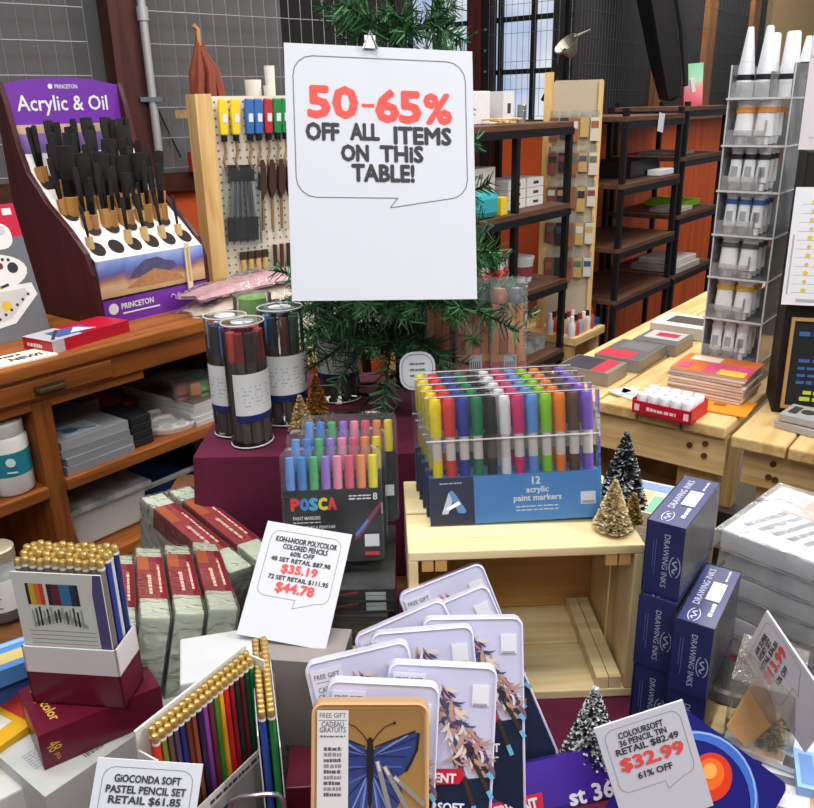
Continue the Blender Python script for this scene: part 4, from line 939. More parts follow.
# ------------------------------------------------------------------ price cards
def card(name, label, loc, rot, w, h, lines, outline, easel=None, tail=None):
    t = T(name, label, 'price sign', loc, rot)
    mb = MB(); mb.bx(-w / 2, w / 2, 0, .002, 0, h); f = mb.face((0, 0, 0), (1, 0, 0), (0, 0, 1))
    if outline: 
        x0, z0, x1, z1, r = outline; pts = rrect(x0, z0, x1, z1, r)
        if tail:
            k = next(i for i in range(len(pts)) if pts[i][1] <= z0 + 1e-6 and pts[i - 1][1] > z0 + 1e-6) if False else 0
            pts = [(tail[0], z0)] + [tail[1]] + [(tail[2], z0)] + pts
        f.line(pts, w * .005, 1, 1, closed=True)
    mb.obj('board', [PAPER, P('#6e6e74', .8)], t)
    mb = MB(); f = mb.face((0, 0, 0), (1, 0, 0), (0, 0, 1))
    for s, u, v, tw, th, c in lines: f.text(s, u, v, tw, th, c, 2, .0, heavy=(.06 if th > .012 else .045) if c == 0 else .06)
    mb.obj('lettering', [INK, REDINK], t)
    if easel: MB().prism(easel, (-.004, .002, 0), (0, 1, 0), (0, 0, 1), (.003, 0, 0)).obj('easel_back', CARDB, t)
    return t
H = .285
t = card('sale_sign', 'large white sale sign reading 50-65% off, clipped on the tree', SG.translation, (-16.7, 2.9, 10.3), .216, H,
     [('50', -.0555, .222, .054, .033, 1), ('-', -.0155, .2195, .014, .003, 1), ('6', .0065, .2195, .024, .034, 1), ('5', .033, .219, .023, .033, 1), ('%', .0655, .218, .030, .032, 1), ('OFF', -.068, .189, .036, .0185, 0), ('ALL', -.020, .190, .032, .0175, 0), ('ITEMS', .047, .187, .066, .0185, 0), ('ON', -.032, .166, .030, .0175, 0), ('THiS', .022, .166, .049, .0175, 0), ('TABLE!', .000, .144, .071, .0185, 0)],
     (-.099, .116, .099, .272, .022), tail=(.016, (.007, .105), .077))
mb = MB(); mb.box((.0, -.001, .289), (.012, .006, .014)); mb.tube([(-.008, -.004, .281), (0, -.006, .300), (.008, -.004, .281)], .0018, 6); mb.obj('clip', STEEL, t, loc=(-.012, 0, 0))
card('price_card', 'white price card with $35.19 and $44.78 before the black marker packs', (-.127, .662, .967), (-47.4, 5.4, -11.3), .09, .117,
     [('KOH-I-NOOR POLYCOLOR', .001, .1005, .064, .0055, 0), ('COLORED PENCILS', .0015, .0935, .047, .0052, 0), ('60% OFF', 0, .0868, .025, .0048, 0), ('48 SET RETAIL $87.98', 0, .0795, .062, .005, 0), ('$35.19', .001, .0705, .037, .0095, 1), ('72 SET RETAIL $111.95', .002, .061, .062, .005, 0), ('$44.78', .001, .0515, .039, .0105, 1)],
     (-.037, .0415, .037, .109, .009), [(0, .0), (.03, 0), (.002, .08)], tail=(.004, (.003, .033), .026))
card('price_card', 'white price card reading $32.99 standing before the dark blue ink boxes', (.223, .545, .859), (-12.5, -16, 5.7), .08, .104,
     [('COLOURSOFT', -.002, .0905, .040, .0058, 0), ('36 PENCIL TIN', -.002, .0833, .042, .0055, 0), ('RETAIL $82.49', 0, .0755, .056, .0068, 0), ('$32.99', .001, .0625, .056, .0135, 1), ('61% OFF', 0, .0495, .031, .006, 0)],
     (-.034, .037, .034, .098, .009), tail=(.006, (.007, .029), .024))
card('price_card', 'white price card lettered gioconda soft pastel pencil set', (-.193, .398, .953), (-28.6, 11.9, 5.7), .0704, .0915,
     [('GiOCONDA SOFT', 0, 0.07964, 0.044, 0.00484, 0), ('PASTEL PENCIL SET', 0, 0.0726, 0.0528, 0.00484, 0), ('RETAIL $61.85', 0, 0.06556, 0.04752, 0.005544, 0), ('$24.74', 0, 0.05456, 0.044, 0.01012, 1)],
     (-0.02992, 0.03256, 0.02992, 0.08668, 0.00792), tail=(.005, (.006, .0264), .021), easel=[(0, -.115), (.06, -.115), (.004, .05)])
# card seen steeply from the side
C13 = Vector((.363, .583, .916)); 
card('price_card', 'white price card reading $13.99 turned sideways beside the plastic wrapped sets', C13, (12.5, -67, -88.3), .08, .104,
     [('AW SUPER', 0, .0915, .035, .0052, 0), ('IVORY SET', 0, .085, .035, .0052, 0), ('RETAIL $36.85', 0, .078, .05, .0055, 0), ('$13.99', 0, .068, .056, .0115, 1), ('62% OFF', 0, .057, .03, .0052, 0)],
     (-.034, .042, .034, .098, .009), tail=(.004, (.004, .033), .024))
# ------------------------------------------------------------------ marker tubes on the riser
NAVY = P('#1c2560', .45); GREYB = P('#554d49', .4)
def marker_tube(loc, lb, cols, yaw=0, r=.030, h=.168, lab=True, group='clear tubes of markers on the riser'):
    t = T('marker_tube', lb, 'marker tube', loc, (0, 0, yaw), group)
    n = len(cols)
    for k, c in enumerate(cols):
        a = 6.283 * k / n; x, y = r * .62 * math.cos(a), r * .62 * math.sin(a)
        m = MB(); m.cyl((x, y, .006), (x, y, h * .70), .0062, n=8); o = m.obj('marker', GREYB, t, smooth=True)
        MB().cyl((x, y, h * .70), (x, y, h * .93), .0066, .006, n=8).obj('marker_cap', P(c, .4), o, smooth=True)
    mb = MB(); mb.lathe([(r, 0), (r, h)], 28, sy=.85); mb.obj('tube_shell', CLEAR('#fafcfc', .02, .05), t, smooth=True)
    for z in (.002, h):
        mb = MB(); mb.tube([(r * math.cos(6.283 * i / 24), r * .85 * math.sin(6.283 * i / 24), z) for i in range(24)], .0011, 5, closed=True)
        mb.obj('rim', P('#cfd3d6', .25), t, smooth=True)
    MB().lathe([(0, h - .006), (r * .45, h - .006), (r * .5, h), (0, h)], 16).obj('stopper', P('#d8dcdf', .3), t, smooth=True)
    if lab:
        mb = MB(); R = r * 1.012; n = 40
        pt = lambda a, z: (R * math.cos(a), R * .86 * math.sin(a), z)
        a0, a1 = RAD(-175), RAD(25); N = 26
        for i in range(N):
            u, w = a0 + (a1 - a0) * i / N, a0 + (a1 - a0) * (i + 1) / N
            zt = lambda q: h * (.62 if q < .72 else .62 - .16 * ((q - .72) / .28) ** 2)
            mb.add([pt(u, .048), pt(w, .048), pt(w, zt((i + 1) / N)), pt(u, zt(i / N))], [(0, 1, 2, 3)], 0)
            mb.add([pt(u, .039), pt(w, .039), pt(w, .048), pt(u, .048)], [(0, 1, 2, 3)], 1)
        mb.obj('label', [P('#d5d8da', .5), NAVY], t, smooth=True)
        mb = MB(); R *= 1.012
        for j in range(6):
            for i in range(3):
                u = RAD(-150 + 32 * i + 3 * (j % 2)); w = u + RAD(24 - 4 * ((i + j) % 3)); z = .086 - .0052 * j
                mb.add([pt(u, z), pt(w, z), pt(w, z + .0022), pt(u, z + .0022)], [(0, 1, 2, 3)])
        for i in range(6): u = RAD(-46 + 3 * i); mb.add([pt(u, .060), pt(u + .025, .060), pt(u + .025, .076), pt(u, .076)], [(0, 1, 2, 3)], 1)
        mb.obj('label_print', [P('#b4b8bc'), P('#4a4c50')], t)
    return t
marker_tube(G(236, 432, 1.0215), 'clear marker tube with blue capped markers, at the left edge of the burgundy riser', ['#3a7ac8', '#6a9ad8', '#4a4a50', '#d0d4d8', '#2a4a8a', '#3a3a40', '#5a7ac0', '#44464c'], 0, .029, .170)
marker_tube(G(253, 441, 1.0215), 'nearest clear marker tube, with red and pink caps, at the front left of the riser', ['#c8323c', '#d8355c', '#c83a80', '#2e2a2c', '#c8503c', '#8a2a30', '#3a3436', '#7a4040', '#d03848'], 60, .031, .170)
marker_tube(G(288, 420, 1.0215), 'clear marker tube with green and blue caps half under the tree branches', ['#2a6a48', '#3a62a8', '#1d4a38', '#4a8ac0', '#2a3a5a', '#6a3030', '#3a5a4a'], 30, .032, .170)
marker_tube(G(340, 398, 1.0215), 'clear marker tube standing deep under the tree beside the gold cone', ['#5a4038', '#3a3430', '#7a5a48', '#2e2a30', '#4a3a38', '#60483c'], 10, .033, .165)
t = T('clear_tub', 'small clear tub with green and white contents behind the marker tubes', 'tub', G(258, 395, 1.0215) + Vector((0, .02, 0)), (0, 0, 0))
MB().lathe([(.030, 0), (.030, .160)], 20).obj('tub', CLEAR(body=.1), t, smooth=True)
MB().lathe([(.025, .002), (.025, .13), (0, .131)], 16).obj('contents', P('#b8bcae', .5, var=.4, scale=60), t)
MB().lathe([(.022, .132), (.022, .155), (0, .156)], 16).obj('green_contents', P('#7aa84a', .5, var=.3, scale=60), t)

# bottle brush trees
def brush_tree(name, lb, loc, h, r, c1, c2, share, n=1400, base='#7a5a34', seed=1, group=None, bl=.012):
    rn = random.Random(seed); t = T(name, lb, 'decoration tree', loc, (0, 0, 0), group)
    MB().lathe([(r * .3, 0), (r * .28, h * .05), (r * .1, h * .06), (0, h * .06)], 12).obj('base', P(base, .7), t)
    m1 = MB(); m2 = MB(); m1.lathe([(r * .55, h * .07), (r * .08, h * .92), (0, h * .93)], 10)
    for k in range(n):
        s = rn.random() ** 1.4; z = h * (.06 + .94 * s); rr = r * (1 - s) ** .9 * rn.uniform(.85, 1.08) + .002; a = rn.uniform(0, 6.283)
        d = Vector((math.cos(a), math.sin(a), rn.uniform(-.1, .5))); p1 = Vector((rr * math.cos(a), rr * math.sin(a), z)); p0 = p1 - d.normalized() * min(bl, rr + .003)
        w = Vector((-math.sin(a), math.cos(a), rn.uniform(-1, 1))).normalized() * .0011
        (m2 if rn.random() < share else m1).add([p0 - w, p0 + w, p1 + w, p1 - w], [(0, 1, 2, 3)])
    m1.obj('bristles', P(c1, .7, var=.25, scale=90), t); m2.obj('snow_tips', P(c2, .6, var=.1), t)
    return t
brush_tree('bottle_brush_tree', 'gold glitter cone tree between the marker tubes under the big tree', G(318, 424, 1.0215), .075, .022, '#8a5a1e', '#c08a34', .4, 1500, '#6a4a20', 3)
brush_tree('bottle_brush_tree', 'cream cone tree beside the gold glitter cone on the riser', G(302, 432, 1.0215), .055, .018, '#b89a6a', '#d0b88a', .4, 900, '#6a4a20', 4)
brush_tree('bottle_brush_tree', 'black snow tipped tree on the crate behind the cream tree', G(621, 506, 1.0215), .090, .026, '#15181a', '#c8ccd0', .3, 1900, '#2a2218', 5)
brush_tree('bottle_brush_tree', 'cream bottle brush tree in front of the black one on the crate', G(612, 529, 1.0215), .058, .019, '#b8a070', '#e0d2a8', .5, 1300, '#b8a070', 6)
brush_tree('bottle_brush_tree', 'tiny gold bottle brush tree at the right of the cream one on the crate', G(632, 523, 1.0215), .036, .010, '#7a6430', '#a88c48', .4, 600, '#7a6430', 7)
brush_tree('bottle_brush_tree', 'black and white snowy tree standing on the burgundy cloth before the crate', G(590, 768, .828), .098, .029, '#121a1c', '#d8dcde', .5, 2800, '#2a2420', 8)

# tall red and orange packs behind the acrylic markers
for k, (px, py, lb) in enumerate(((508, 424, 'tall orange and red pencil pack at the right of the tree'), (474, 424, 'tall red pencil pack half hidden under the right tree branches'), (444, 420, 'tall dark red pencil pack behind the acrylic markers, deepest under the tree'))):
    p = G(px, py, 1.0215); t = T('pencil_pack', lb, 'pencil pack', p + Vector((0, .02, 0)), (-4, 0, 3), 'tall pencil packs on the riser')
    for j in range(4): MB().bx(-.022 + .0112 * j, -.0125 + .0112 * j, -.006, .004, .09, .170).obj('pencil', P(('#f08838', '#b84a28', '#f09a50', '#e07a3c')[(j + k) % 4], .5), t)
    MB().bx(-.024, .024, -.008, .006, 0, .088).obj('red_card', P('#c01828', .4), t)
    MB().bx(-.024, .024, -.009, -.008, .088, .098).obj('yellow_strip', P('#d89428', .4), t)
    mb = MB().bx(-.006, .012, -.0098, -.0088, .072, .097); f = mb.face((.003, -.0098, .084), (1, 0, 0), (0, 0, 1)); 
    for j in range(5): f.rect(-.007 + .003 * j, -.009, -.0055 + .003 * j, .004, 1)
    mb.obj('barcode_sticker', [WHITE, INK], t)
    for j in range(2): MB().lathe([(.010, 0), (.012, .01), (.008, .02), (0, .022)], 12, c=(-.012 + .024 * j, 0, .170)).obj('cap_piece', P(('#b87a5a', '#7a7a80')[j], .4), t, smooth=True)
    MB().bx(-.026, .026, -.011, .008, 0, .205).obj('clear_sleeve', CLEAR(body=.09), t)

# ------------------------------------------------------------------ paint marker packs (black, with POSCA lettering)
PC = ['#5a8ac8', '#3a78b8', '#4aa060', '#8a6ab8', '#d88098', '#c85068', '#d8824a', '#d8c82c']
def posca(loc, rot, lb, full):
    t = T('paint_marker_pack', lb, 'marker pack', loc, rot, 'black paint marker packs'); w, h, d = .107, .128, .014
    for k, c in enumerate(PC):
        x = -.0455 + .013 * k
        o = MB().cyl((x, 0, .07), (x, 0, .092), .0052, n=10).obj('marker', P(c, .4), t, smooth=True)
        MB().lathe([(.0052, .092), (.0056, .094), (.0048, .118), (.0, .119)], 10, c=(x, 0, 0)).obj('marker_cap', P(c, .35), o, smooth=True)
    mb = MB(); mb.bx(-w / 2, w / 2, -d / 2, d / 2, 0, .082)
    f = mb.face((0, -d / 2, 0), (1, 0, 0), (0, 0, 1))
    if full:
        for k, (ch, m) in enumerate(zip('POSCA', (2, 3, 4, 5, 2))): f.text(ch, -.041 + .0101 * k, .0665, .0082, .0125, m, 2, bold=.0, heavy=.09)
        f.text('8', .047, .073, .005, .008, 1); scrib(f, .018, .0745, .024, .0018, 1, 4); scrib(f, .018, .071, .024, .0018, 1, 3)
        f.text('PAINT MARKERS', -.029, .051, .030, .004, 1); scrib(f, -.044, .046, .03, .0012, 1, 5); f.text('MARQUEURS A PEINTURE', -.021, .040, .046, .004, 1); scrib(f, -.044, .035, .03, .0012, 1, 4)
        f.rect(.034, .016, .050, .030, 1); f.rect(.034, .006, .050, .010, 2)
        f.poly([(.0535, .068), (.0535, .062), (.028, .026), (.022, .024), (.025, .032)], 6, 2); f.line([(.025, .03), (.038, .046)], .003, 3, 3)
    else: f.rect(.036, .03, .05, .043, 1)
    mb.obj('card', [P('#101013', .35), P('#d8d8da', .5), P('#d22a2e'), P('#2a7ac8'), P('#38a0c0'), P('#e0c82c'), P('#7a2a3a')], t)
    mb = MB(); mb.prism(rrect(-w / 2 - .002, 0, w / 2 + .002, h, .008), (0, -d / 2 - .0012, 0), (1, 0, 0), (0, 0, 1), (0, d + .0024, 0)); mb.obj('clear_case', CLEAR('#fafcff', .035, .05), t)
    return t
posca((-.084, .800, .975), (-12, 0, 2.5), 'front black paint marker pack with eight pastel markers behind the $35.19 card', True)
posca((-.080, .828, .985), (-12, 0, 2.5), 'second black paint marker pack, just behind the front one', False)
posca((-.067, .854, .995), (-12, 0, 2.5), 'third black paint marker pack, standing rearmost against the burgundy riser', False)
for k in range(8):
    t = T('paint_marker_pack', '%s flat lying black pack from the bottom of the pile below the standing paint markers' % ORD[k], 'marker pack', (-.076 + .003 * math.sin(k * 2.1), .835 + .003 * math.cos(k * 3), .829 + .0165 * k), (0, 0, (2, -2, 3, 0, 1, -3, 2, 0)[k]), 'flat pile of black paint marker packs')
    mb = MB().bx(-.055, .055, -.07, .07, 0, .0135); f = mb.face((0, -.07, 0), (1, 0, 0), (0, 0, 1))
    if k >= 6: f.rect(.024, .001, .046, .011, 1); f.line([(-.03, .003), (.015, .011)], .003, 2)
    f.line([(-.05, .0065), (.05, .0065)], .0008, 3)
    mb.obj('card', [P('#131316', .3), WHITE, P('#a83a44'), P('#4a4a50')], t)
    MB().bx(-.0565, .0565, -.0715, .0715, 0, .0155).obj('clear_case', CLEAR(body=.05), t)

# ------------------------------------------------------------------ acrylic marker packs on the crate
AC = ['#f0d80c', '#d8303a', '#2a3a98', '#15784a', '#1c1a1c', '#e2e2e4', '#cc2a6c', '#5a90d8', '#84c81c', '#ee7a14', '#5a4030', '#7a58c0']
ACN = ['yellow', 'red', 'blue', 'green', 'black', 'white', 'pink', 'light blue', 'lime', 'orange', 'brown', 'violet']
def acr(loc, rot, lb, front):
    t = T('acrylic_marker_pack', lb, 'marker pack', loc, rot, 'twelve piece acrylic marker packs'); w, h, d = .184, .141, .0165
    for k, c in enumerate(AC):
        x = -.0825 + .015 * k
        o = MB().cyl((x, 0, .004), (x, 0, .098), .0056, n=10).obj('marker', P(('#d8cfc4' if k != 4 else '#5a4a44'), .3), t, smooth=True)
        MB().cyl((x, 0, .05), (x, 0, .07), .0058, n=10).obj('ink_window', P(c, .4), o, smooth=True)
        MB().lathe([(.0066, .096), (.0066, .130), (.0058, .137), (0, .138)], 12, c=(x, 0, 0)).obj('marker_cap', P(c, .4), o, smooth=True)
    mb = MB(); mb.bx(-w / 2 - .001, w / 2 + .001, -d / 2 - .001, d / 2 + .001, 0, .052)
    f = mb.face((0, -d / 2 - .001, 0), (1, 0, 0), (0, 0, 1)); f.rect(-w / 2 - .001, 0, -.045, .052, 1)
    if front:
        f.poly([(-.081, .012), (-.074, .012), (-.0655, .034), (-.069, .038), (-.0725, .036)], 2, 2); f.poly([(-.0655, .034), (-.069, .038), (-.0725, .036), (-.063, .013), (-.056, .012), (-.054, .015)], 3, 3); f.poly([(-.076, .019), (-.0745, .0155), (-.060, .0225), (-.062, .026)], 2, 4)
        scrib(f, -.082, .046, .024, .0015, 2, 4)
        f.text('12', .023, .0445, .0085, .008, 2, bold=.0, heavy=.06); f.text('acrylic', .024, .0335, .024, .0085, 2, bold=.0, heavy=.04); f.text('paint markers', .024, .0245, .052, .0085, 2, bold=.0, heavy=.04)
        scrib(f, -.0, .016, .046, .0016, 2, 6); scrib(f, .0, .012, .046, .0014, 2, 7); f.rect(.071, .015, .0875, .029, 2); f.rect(.0725, .016, .086, .019, 4, 3)
    mb.obj('card', [P('#5497d6', .4), P('#2b3353', .4), P('#e8eef4'), P('#7ab0e0'), P('#b0b4b8')], t)
    mb = MB(); mb.bx(-w / 2 - .002, w / 2 + .002, -d / 2 - .0018, d / 2 + .0018, .0, h); mb.obj('clear_case', CLEAR('#fdfeff', .02, .05), t)
    mb = MB(); y = -d / 2 - .0022; mb.bx(-w / 2 - .002, w / 2 + .002, y, y + .0006, .092, .0935).bx(-w / 2 - .002, w / 2 + .002, y, y + .0006, h - .001, h); mb.obj('case_seam', CLEAR('#ffffff', .5, .1), t)
for k in range(5):
    q = Vector((.1165, .800, 1.0215)) + Vector((-.0035, .0218, 0)) * k
    acr(q, (-13, -1.5, 1.5), ('front acrylic marker pack with blue card reading 12 acrylic paint markers', 'second acrylic marker pack in the row on the crate', 'middle acrylic marker pack in the row on the crate', 'fourth acrylic marker pack in the row on the crate', 'rearmost acrylic marker pack in the row on the crate')[k], k == 0)

# ------------------------------------------------------------------ wooden crate lying on its side
t = T('wooden_crate', 'pale wooden crate lying open towards the tins and carrying the acrylic marker packs', 'crate', (.121, .735, .828), (0, 0, 1.5))
w, h, d = .246, .192, .172
for k in range(2): MB().bx(-w / 2, w / 2, .003 + .088 * k, .003 + .083 + .088 * k, h - .011, h).obj('top_slat', CRATE, t, bev=.0015)
for k in range(2): MB().bx(-w / 2, w / 2, .003 + .088 * k, .003 + .083 + .088 * k, 0, .011).obj('bottom_slat', CRATE, t, bev=.0015)
for k in range(2): MB().bx(-w / 2 + .01, w / 2 - .01, d - .010, d, .014 + .086 * k, .096 + .086 * k - .002).obj('back_slat', CRATE_SHADED, t, bev=.001)
for s in (-1, 1):
    x0 = -w / 2 if s < 0 else w / 2 - .010
    for k in range(2): MB().bx(x0, x0 + .010, .003 + .084 * k, .082 + .084 * k, .011, h - .011).obj('side_slat', CRATEV, t, bev=.001)
for s in (-1, 1):
    for k in range(2):
        x = s * (w / 2 - .020 - .014 * k); 
        MB().bx(x - .006, x + .006, .004, d - .012, h - .024, h - .0112).obj('top_cleat', CRATE_SHADED, t)
        MB().bx(x - .0065, x + .0065, .004, d - .012, .0112, .026).obj('bottom_cleat', CRATE, t)
# flat books on the crate behind the ink boxes
for k in range(4):
    mb = MB().bx(-.05, .05, -.045, .045, 0, .008)
    f = mb.face((0, 0, .008), (1, 0, 0), (0, 1, 0))
    if k == 3:
        for j, m in enumerate((1, 2, 3, 4, 1, 3)): f.rect(-.048 + .016 * j, -.042, -.034 + .016 * j, .005 + .006 * (j % 3), m)
        f.rect(-.045, .02, .04, .04, 2, 2)
    S(mb, 'colour_book', [P('#c0b8b0', .5), P('#c86a5a', .4), P('#6a8ac0', .4), P('#d0a878', .4), P('#6aa88a', .4)], ('lowest thin book in the pile behind the ink boxes', 'second thin book in the pile behind the ink boxes', 'third thin book in the pile behind the ink boxes', 'colourful topmost book of the pile behind the ink boxes')[k], 'book', (.303 + .002 * k, .925, .945 + .0092 * k), (0, 0, -38 + 2 * k), 'thin books behind the ink boxes')
carton('wooden_block', 'pale wooden stand carrying the colourful thin books behind the ink boxes', None, .306, .928, .828, (.09, .07, .115), CRATE, -38)

# ------------------------------------------------------------------ drawing ink boxes
def inkbox(loc, lb, yaw, first=None, roll=0):
    if first: return dup(first, loc, (0, roll, yaw), lb)
    t = T('drawing_ink_box', lb, 'box', loc, (0, roll, yaw), 'blue drawing ink boxes'); w, L, h = .036, .117, .080
    mb = MB(); mb.bx(-w / 2, w / 2, -L / 2, -L / 2 + .002, 0, h).bx(-w / 2, w / 2, L / 2 - .002, L / 2, 0, h).bx(-w / 2, w / 2, -L / 2, L / 2, h - .0015, h).bx(-w / 2, w / 2, -L / 2, L / 2, 0, .0015).bx(-w / 2, -w / 2 + .0015, -L / 2, L / 2, 0, h)
    f = mb.face((0, -L / 2, 0), (1, 0, 0), (0, 0, 1)); f.text('DRAWING INKS', .002, .040, .058, .0055, 1, 2, .0, -math.pi / 2)
    def emblem(f, u, v, s, ang):
        c, sn = math.cos(ang), math.sin(ang); R = lambda x, y: (u + (x * c - y * sn) * s, v + (x * sn + y * c) * s)
        f.line([R(1.2 * math.cos(a), .55 * math.sin(a)) for a in [RAD(20 + 14 * i) for i in range(11)]], .0008, 1, 2); f.line([R(1.2 * math.cos(a), -.55 * math.sin(a)) for a in [RAD(20 + 14 * i) for i in range(11)]], .0008, 1, 2)
        f.line([R(-.7 + .14 * i, .22 * math.sin(i * 1.0)) for i in range(11)], .0013, 1, 2)
    emblem(f, .0115, .036, .0095, math.pi / 2); f.line([(-.008, .022), (-.008, .062)], .0006, 2, 2); f.line([(-.0105, .03), (-.0105, .062)], .0005, 2, 2)
    f = mb.face((0, 0, h), (0, 1, 0), (-1, 0, 0)); f.text('DRAWING INKS', .012, .0075, .072, .0065, 1, 2, .0); emblem(f, -.043, .004, .0095, 0); f.rect(-.012, -.012, .024, .0015, 3, 3); scrib(f, -.040, -.009, .024, .004, 1, 3); scrib(f, .03, -.009, .022, .002, 1, 3)
    mb.obj('carton', [P('#1a2760', .32), P('#c9cfe0', .5), P('#6a78a8', .5), P('#d4d6d4', .5)], t)
    for k in range(4):
        y = -.042 + .028 * k
        o = MB().lathe([(.0132, .003), (.0132, .052), (.008, .058)], 14, c=(.0035, y, 0)).obj('bottle', P('#e2d2c4', .4, var=.2, scale=60), t, smooth=True)
        MB().lathe([(.0085, .058), (.008, .076), (0, .077)], 10, c=(.0035, y, 0)).obj('bottle_cap', P('#c8b4aa', .5), o, smooth=True)
    MB().bx(w / 2 - .006, w / 2 - .0035, -L / 2 + .002, L / 2 - .002, .0015, h - .0015).obj('lightening_panel', P('#f0ddd0', .5), t)  # cream panel added behind the film to lighten the dim window side
    mb = MB().bx(w / 2 - .0012, w / 2 - .0004, -L / 2 + .002, L / 2 - .002, .0015, h - .0015); mb.obj('window_film', CLEAR('#fdfcfa', .06, .15, 'box_film', .7, 0, 1.06), t)
    mb = MB(); mb.box((0, 0, h / 2), (w + .0016, L + .0016, h + .0012)); mb.obj('shrink_film', CLEAR('#fdfdff', .01, .12, 'shrink_film', .7, 0, 1.07), t)
    return t
ib = Vector((.276, .733, 0)); ux = Vector((math.cos(RAD(-34.5)), math.sin(RAD(-34.5)), 0)); uy = Vector((-ux.y, ux.x, 0)); Rc = ux * .0395 + uy * -.023
zr = [.829, .9105, .992]
first = inkbox(ib + Vector((.0, 0, zr[0])), 'lowest blue drawing ink box of the left pile', -34)
inkbox(ib + uy * -.001 + Vector((0, 0, zr[1])), 'middle blue drawing ink box of the left pile', -34.5, first)
inkbox(ib + uy * .005 + Vector((0, 0, zr[2])), 'topmost blue drawing ink box, highest of all and on the left pile', -35, first)
inkbox(ib + Rc + uy * .004 + Vector((0, 0, zr[0])), 'lower blue drawing ink box of the right pile', -33, first)
inkbox(ib + Rc + Vector((0, 0, zr[1] + .001)), 'upper blue drawing ink box of the right pile, with its cream sticker upward', -33, first)

# ------------------------------------------------------------------ plastic wrapped marker sets
yw = -47
WL_ = G(727, 529, .985); WC_ = WL_ - Matrix.Rotation(RAD(yw), 3, 'Z') @ Vector((-.12, -.075, 0))
for k in range(6):
    t = T('wrapped_marker_set', ('lowest wrapped grey set in the pile at the right', 'second wrapped grey set from below in the right pile', 'third wrapped grey set from below in the right pile', 'fourth wrapped grey set from below in the right pile', 'second highest wrapped grey set in the right pile', 'topmost plastic wrapped set in the pile, with purple and white tag')[k], 'marker set', Vector((WC_.x, WC_.y, .829 + .0262 * k)) + Vector((.004, -.003, 0)) * (math.sin(k * 2.2)), (0, 0, yw + (0, 2, -2, 1, -1, 0)[k]), 'plastic wrapped sets at the right')
    mb = MB().bx(-.12, .16, -.075, .085, 0, .023)
    f = mb.face((0, 0, .023), (1, 0, 0), (0, 1, 0)); f.rect(-.118, -.073, .158, .083, 1)
    if k == 5:
        for j in range(11): f.line([(-.105 + .017 * j, -.045), (-.085 + .017 * j, .012)], .0075, 2, 2)
        f.rect(-.085, .022, .02, .07, 3, 2); f.rect(-.075, .04, -.02, .062, 4, 3); f.rect(-.03, .0, -.015, .03, 6, 4); f.rect(-.015, -.01, .06, .03, 5, 4); f.rect(-.03, -.004, -.002, .006, 6, 5); f.line([(-.09, .018), (.0, .018)], .004, 4, 3)
    mb.obj('box_body', [P('#b4b7bc', .4), P('#d4d4d8', .45), P('#7c8090', .4), P('#cdb6ae', .5), P('#c89a94', .5), WHITE, P('#5a3a8a', .4)], t)
    bm2 = MB(); rn = random.Random(k); NX, NY = 18, 12
    for sz in (0, 1):
        pass
    mb = MB(); vs = []
    for j in range(NY + 1):
        for i in range(NX + 1): vs.append((-.126 + .292 * i / NX, -.081 + .172 * j / NY, .0236 + .0012 * rn.random()))
    fs = [(j * (NX + 1) + i, j * (NX + 1) + i + 1, (j + 1) * (NX + 1) + i + 1, (j + 1) * (NX + 1) + i) for j in range(NY) for i in range(NX)]
    ring = [j * (NX + 1) for j in range(NY, -1, -1)] + list(range(1, NX + 1)) + [j * (NX + 1) + NX for j in range(1, NY + 1)] + [NY * (NX + 1) + i for i in range(NX - 1, 0, -1)]
    b = len(vs); m_ = len(ring)
    for q in ring: x, y, z = vs[q]; vs.append((x * 1.01 + .002 * rn.random(), y * 1.02 + .002 * rn.random(), .0005))
    fs += [(ring[i], b + i, b + (i + 1) % m_, ring[(i + 1) % m_]) for i in range(m_)]
    mb.add(vs, fs); mb.obj('plastic_wrap', CLEAR('#f6f8fa', .2, .1, 'plastic_wrap', 1, 22), t, smooth=True)
# ------------------------------------------------------------------ pencil tins
def swirl(f, u0, v0, s, seed, mats):
    """loose plume of long curling leaf strokes, as on the lid picture"""
    rn = random.Random(seed)
    for k in range(240):
        q = rn.random(); a = RAD(-62 + rn.uniform(-35, 35)) ; L = s * rn.uniform(.06, .22)
        x = u0 + s * (q * .42 + rn.uniform(-.13, .13) * (.5 + q)) ; y = v0 - s * (.1 + q * .82) + s * rn.uniform(-.05, .05)
        c = rn.uniform(-.9, .9); pts = [(x + L * t * math.cos(a + c * t), y + L * t * math.sin(a + c * t)) for t in (0, .25, .5, .75, 1)]
        wd = s * rn.uniform(.01, .028); left, right = [], []
        for i, p in enumerate(pts):
            n = (-math.sin(a + c * i / 4), math.cos(a + c * i / 4)); w = wd * (0.15, .8, 1, .7, .1)[i]; left.append((p[0] + n[0] * w, p[1] + n[1] * w)); right.append((p[0] - n[0] * w, p[1] - n[1] * w))
        col = rn.choice(mats if q > .22 else mats[:2] + mats[:2] + mats)
        for i in range(4): f.poly([left[i], left[i + 1], right[i + 1], right[i]][::-1], col, 2 + k * .04)
TINM = [P('#c5c4de', .3, var=.03), P('#e4e4ea', .5), INK, P('#4a3a60'), P('#7a5a78'), P('#b0907c'), P('#d6c8ba'), P('#d8d4e8'), P('#3c4668'), P('#16233a', .35), P('#c01c30', .4), P('#3a2c28', .4), P('#6ab0d0', .4), P('#b08488')]
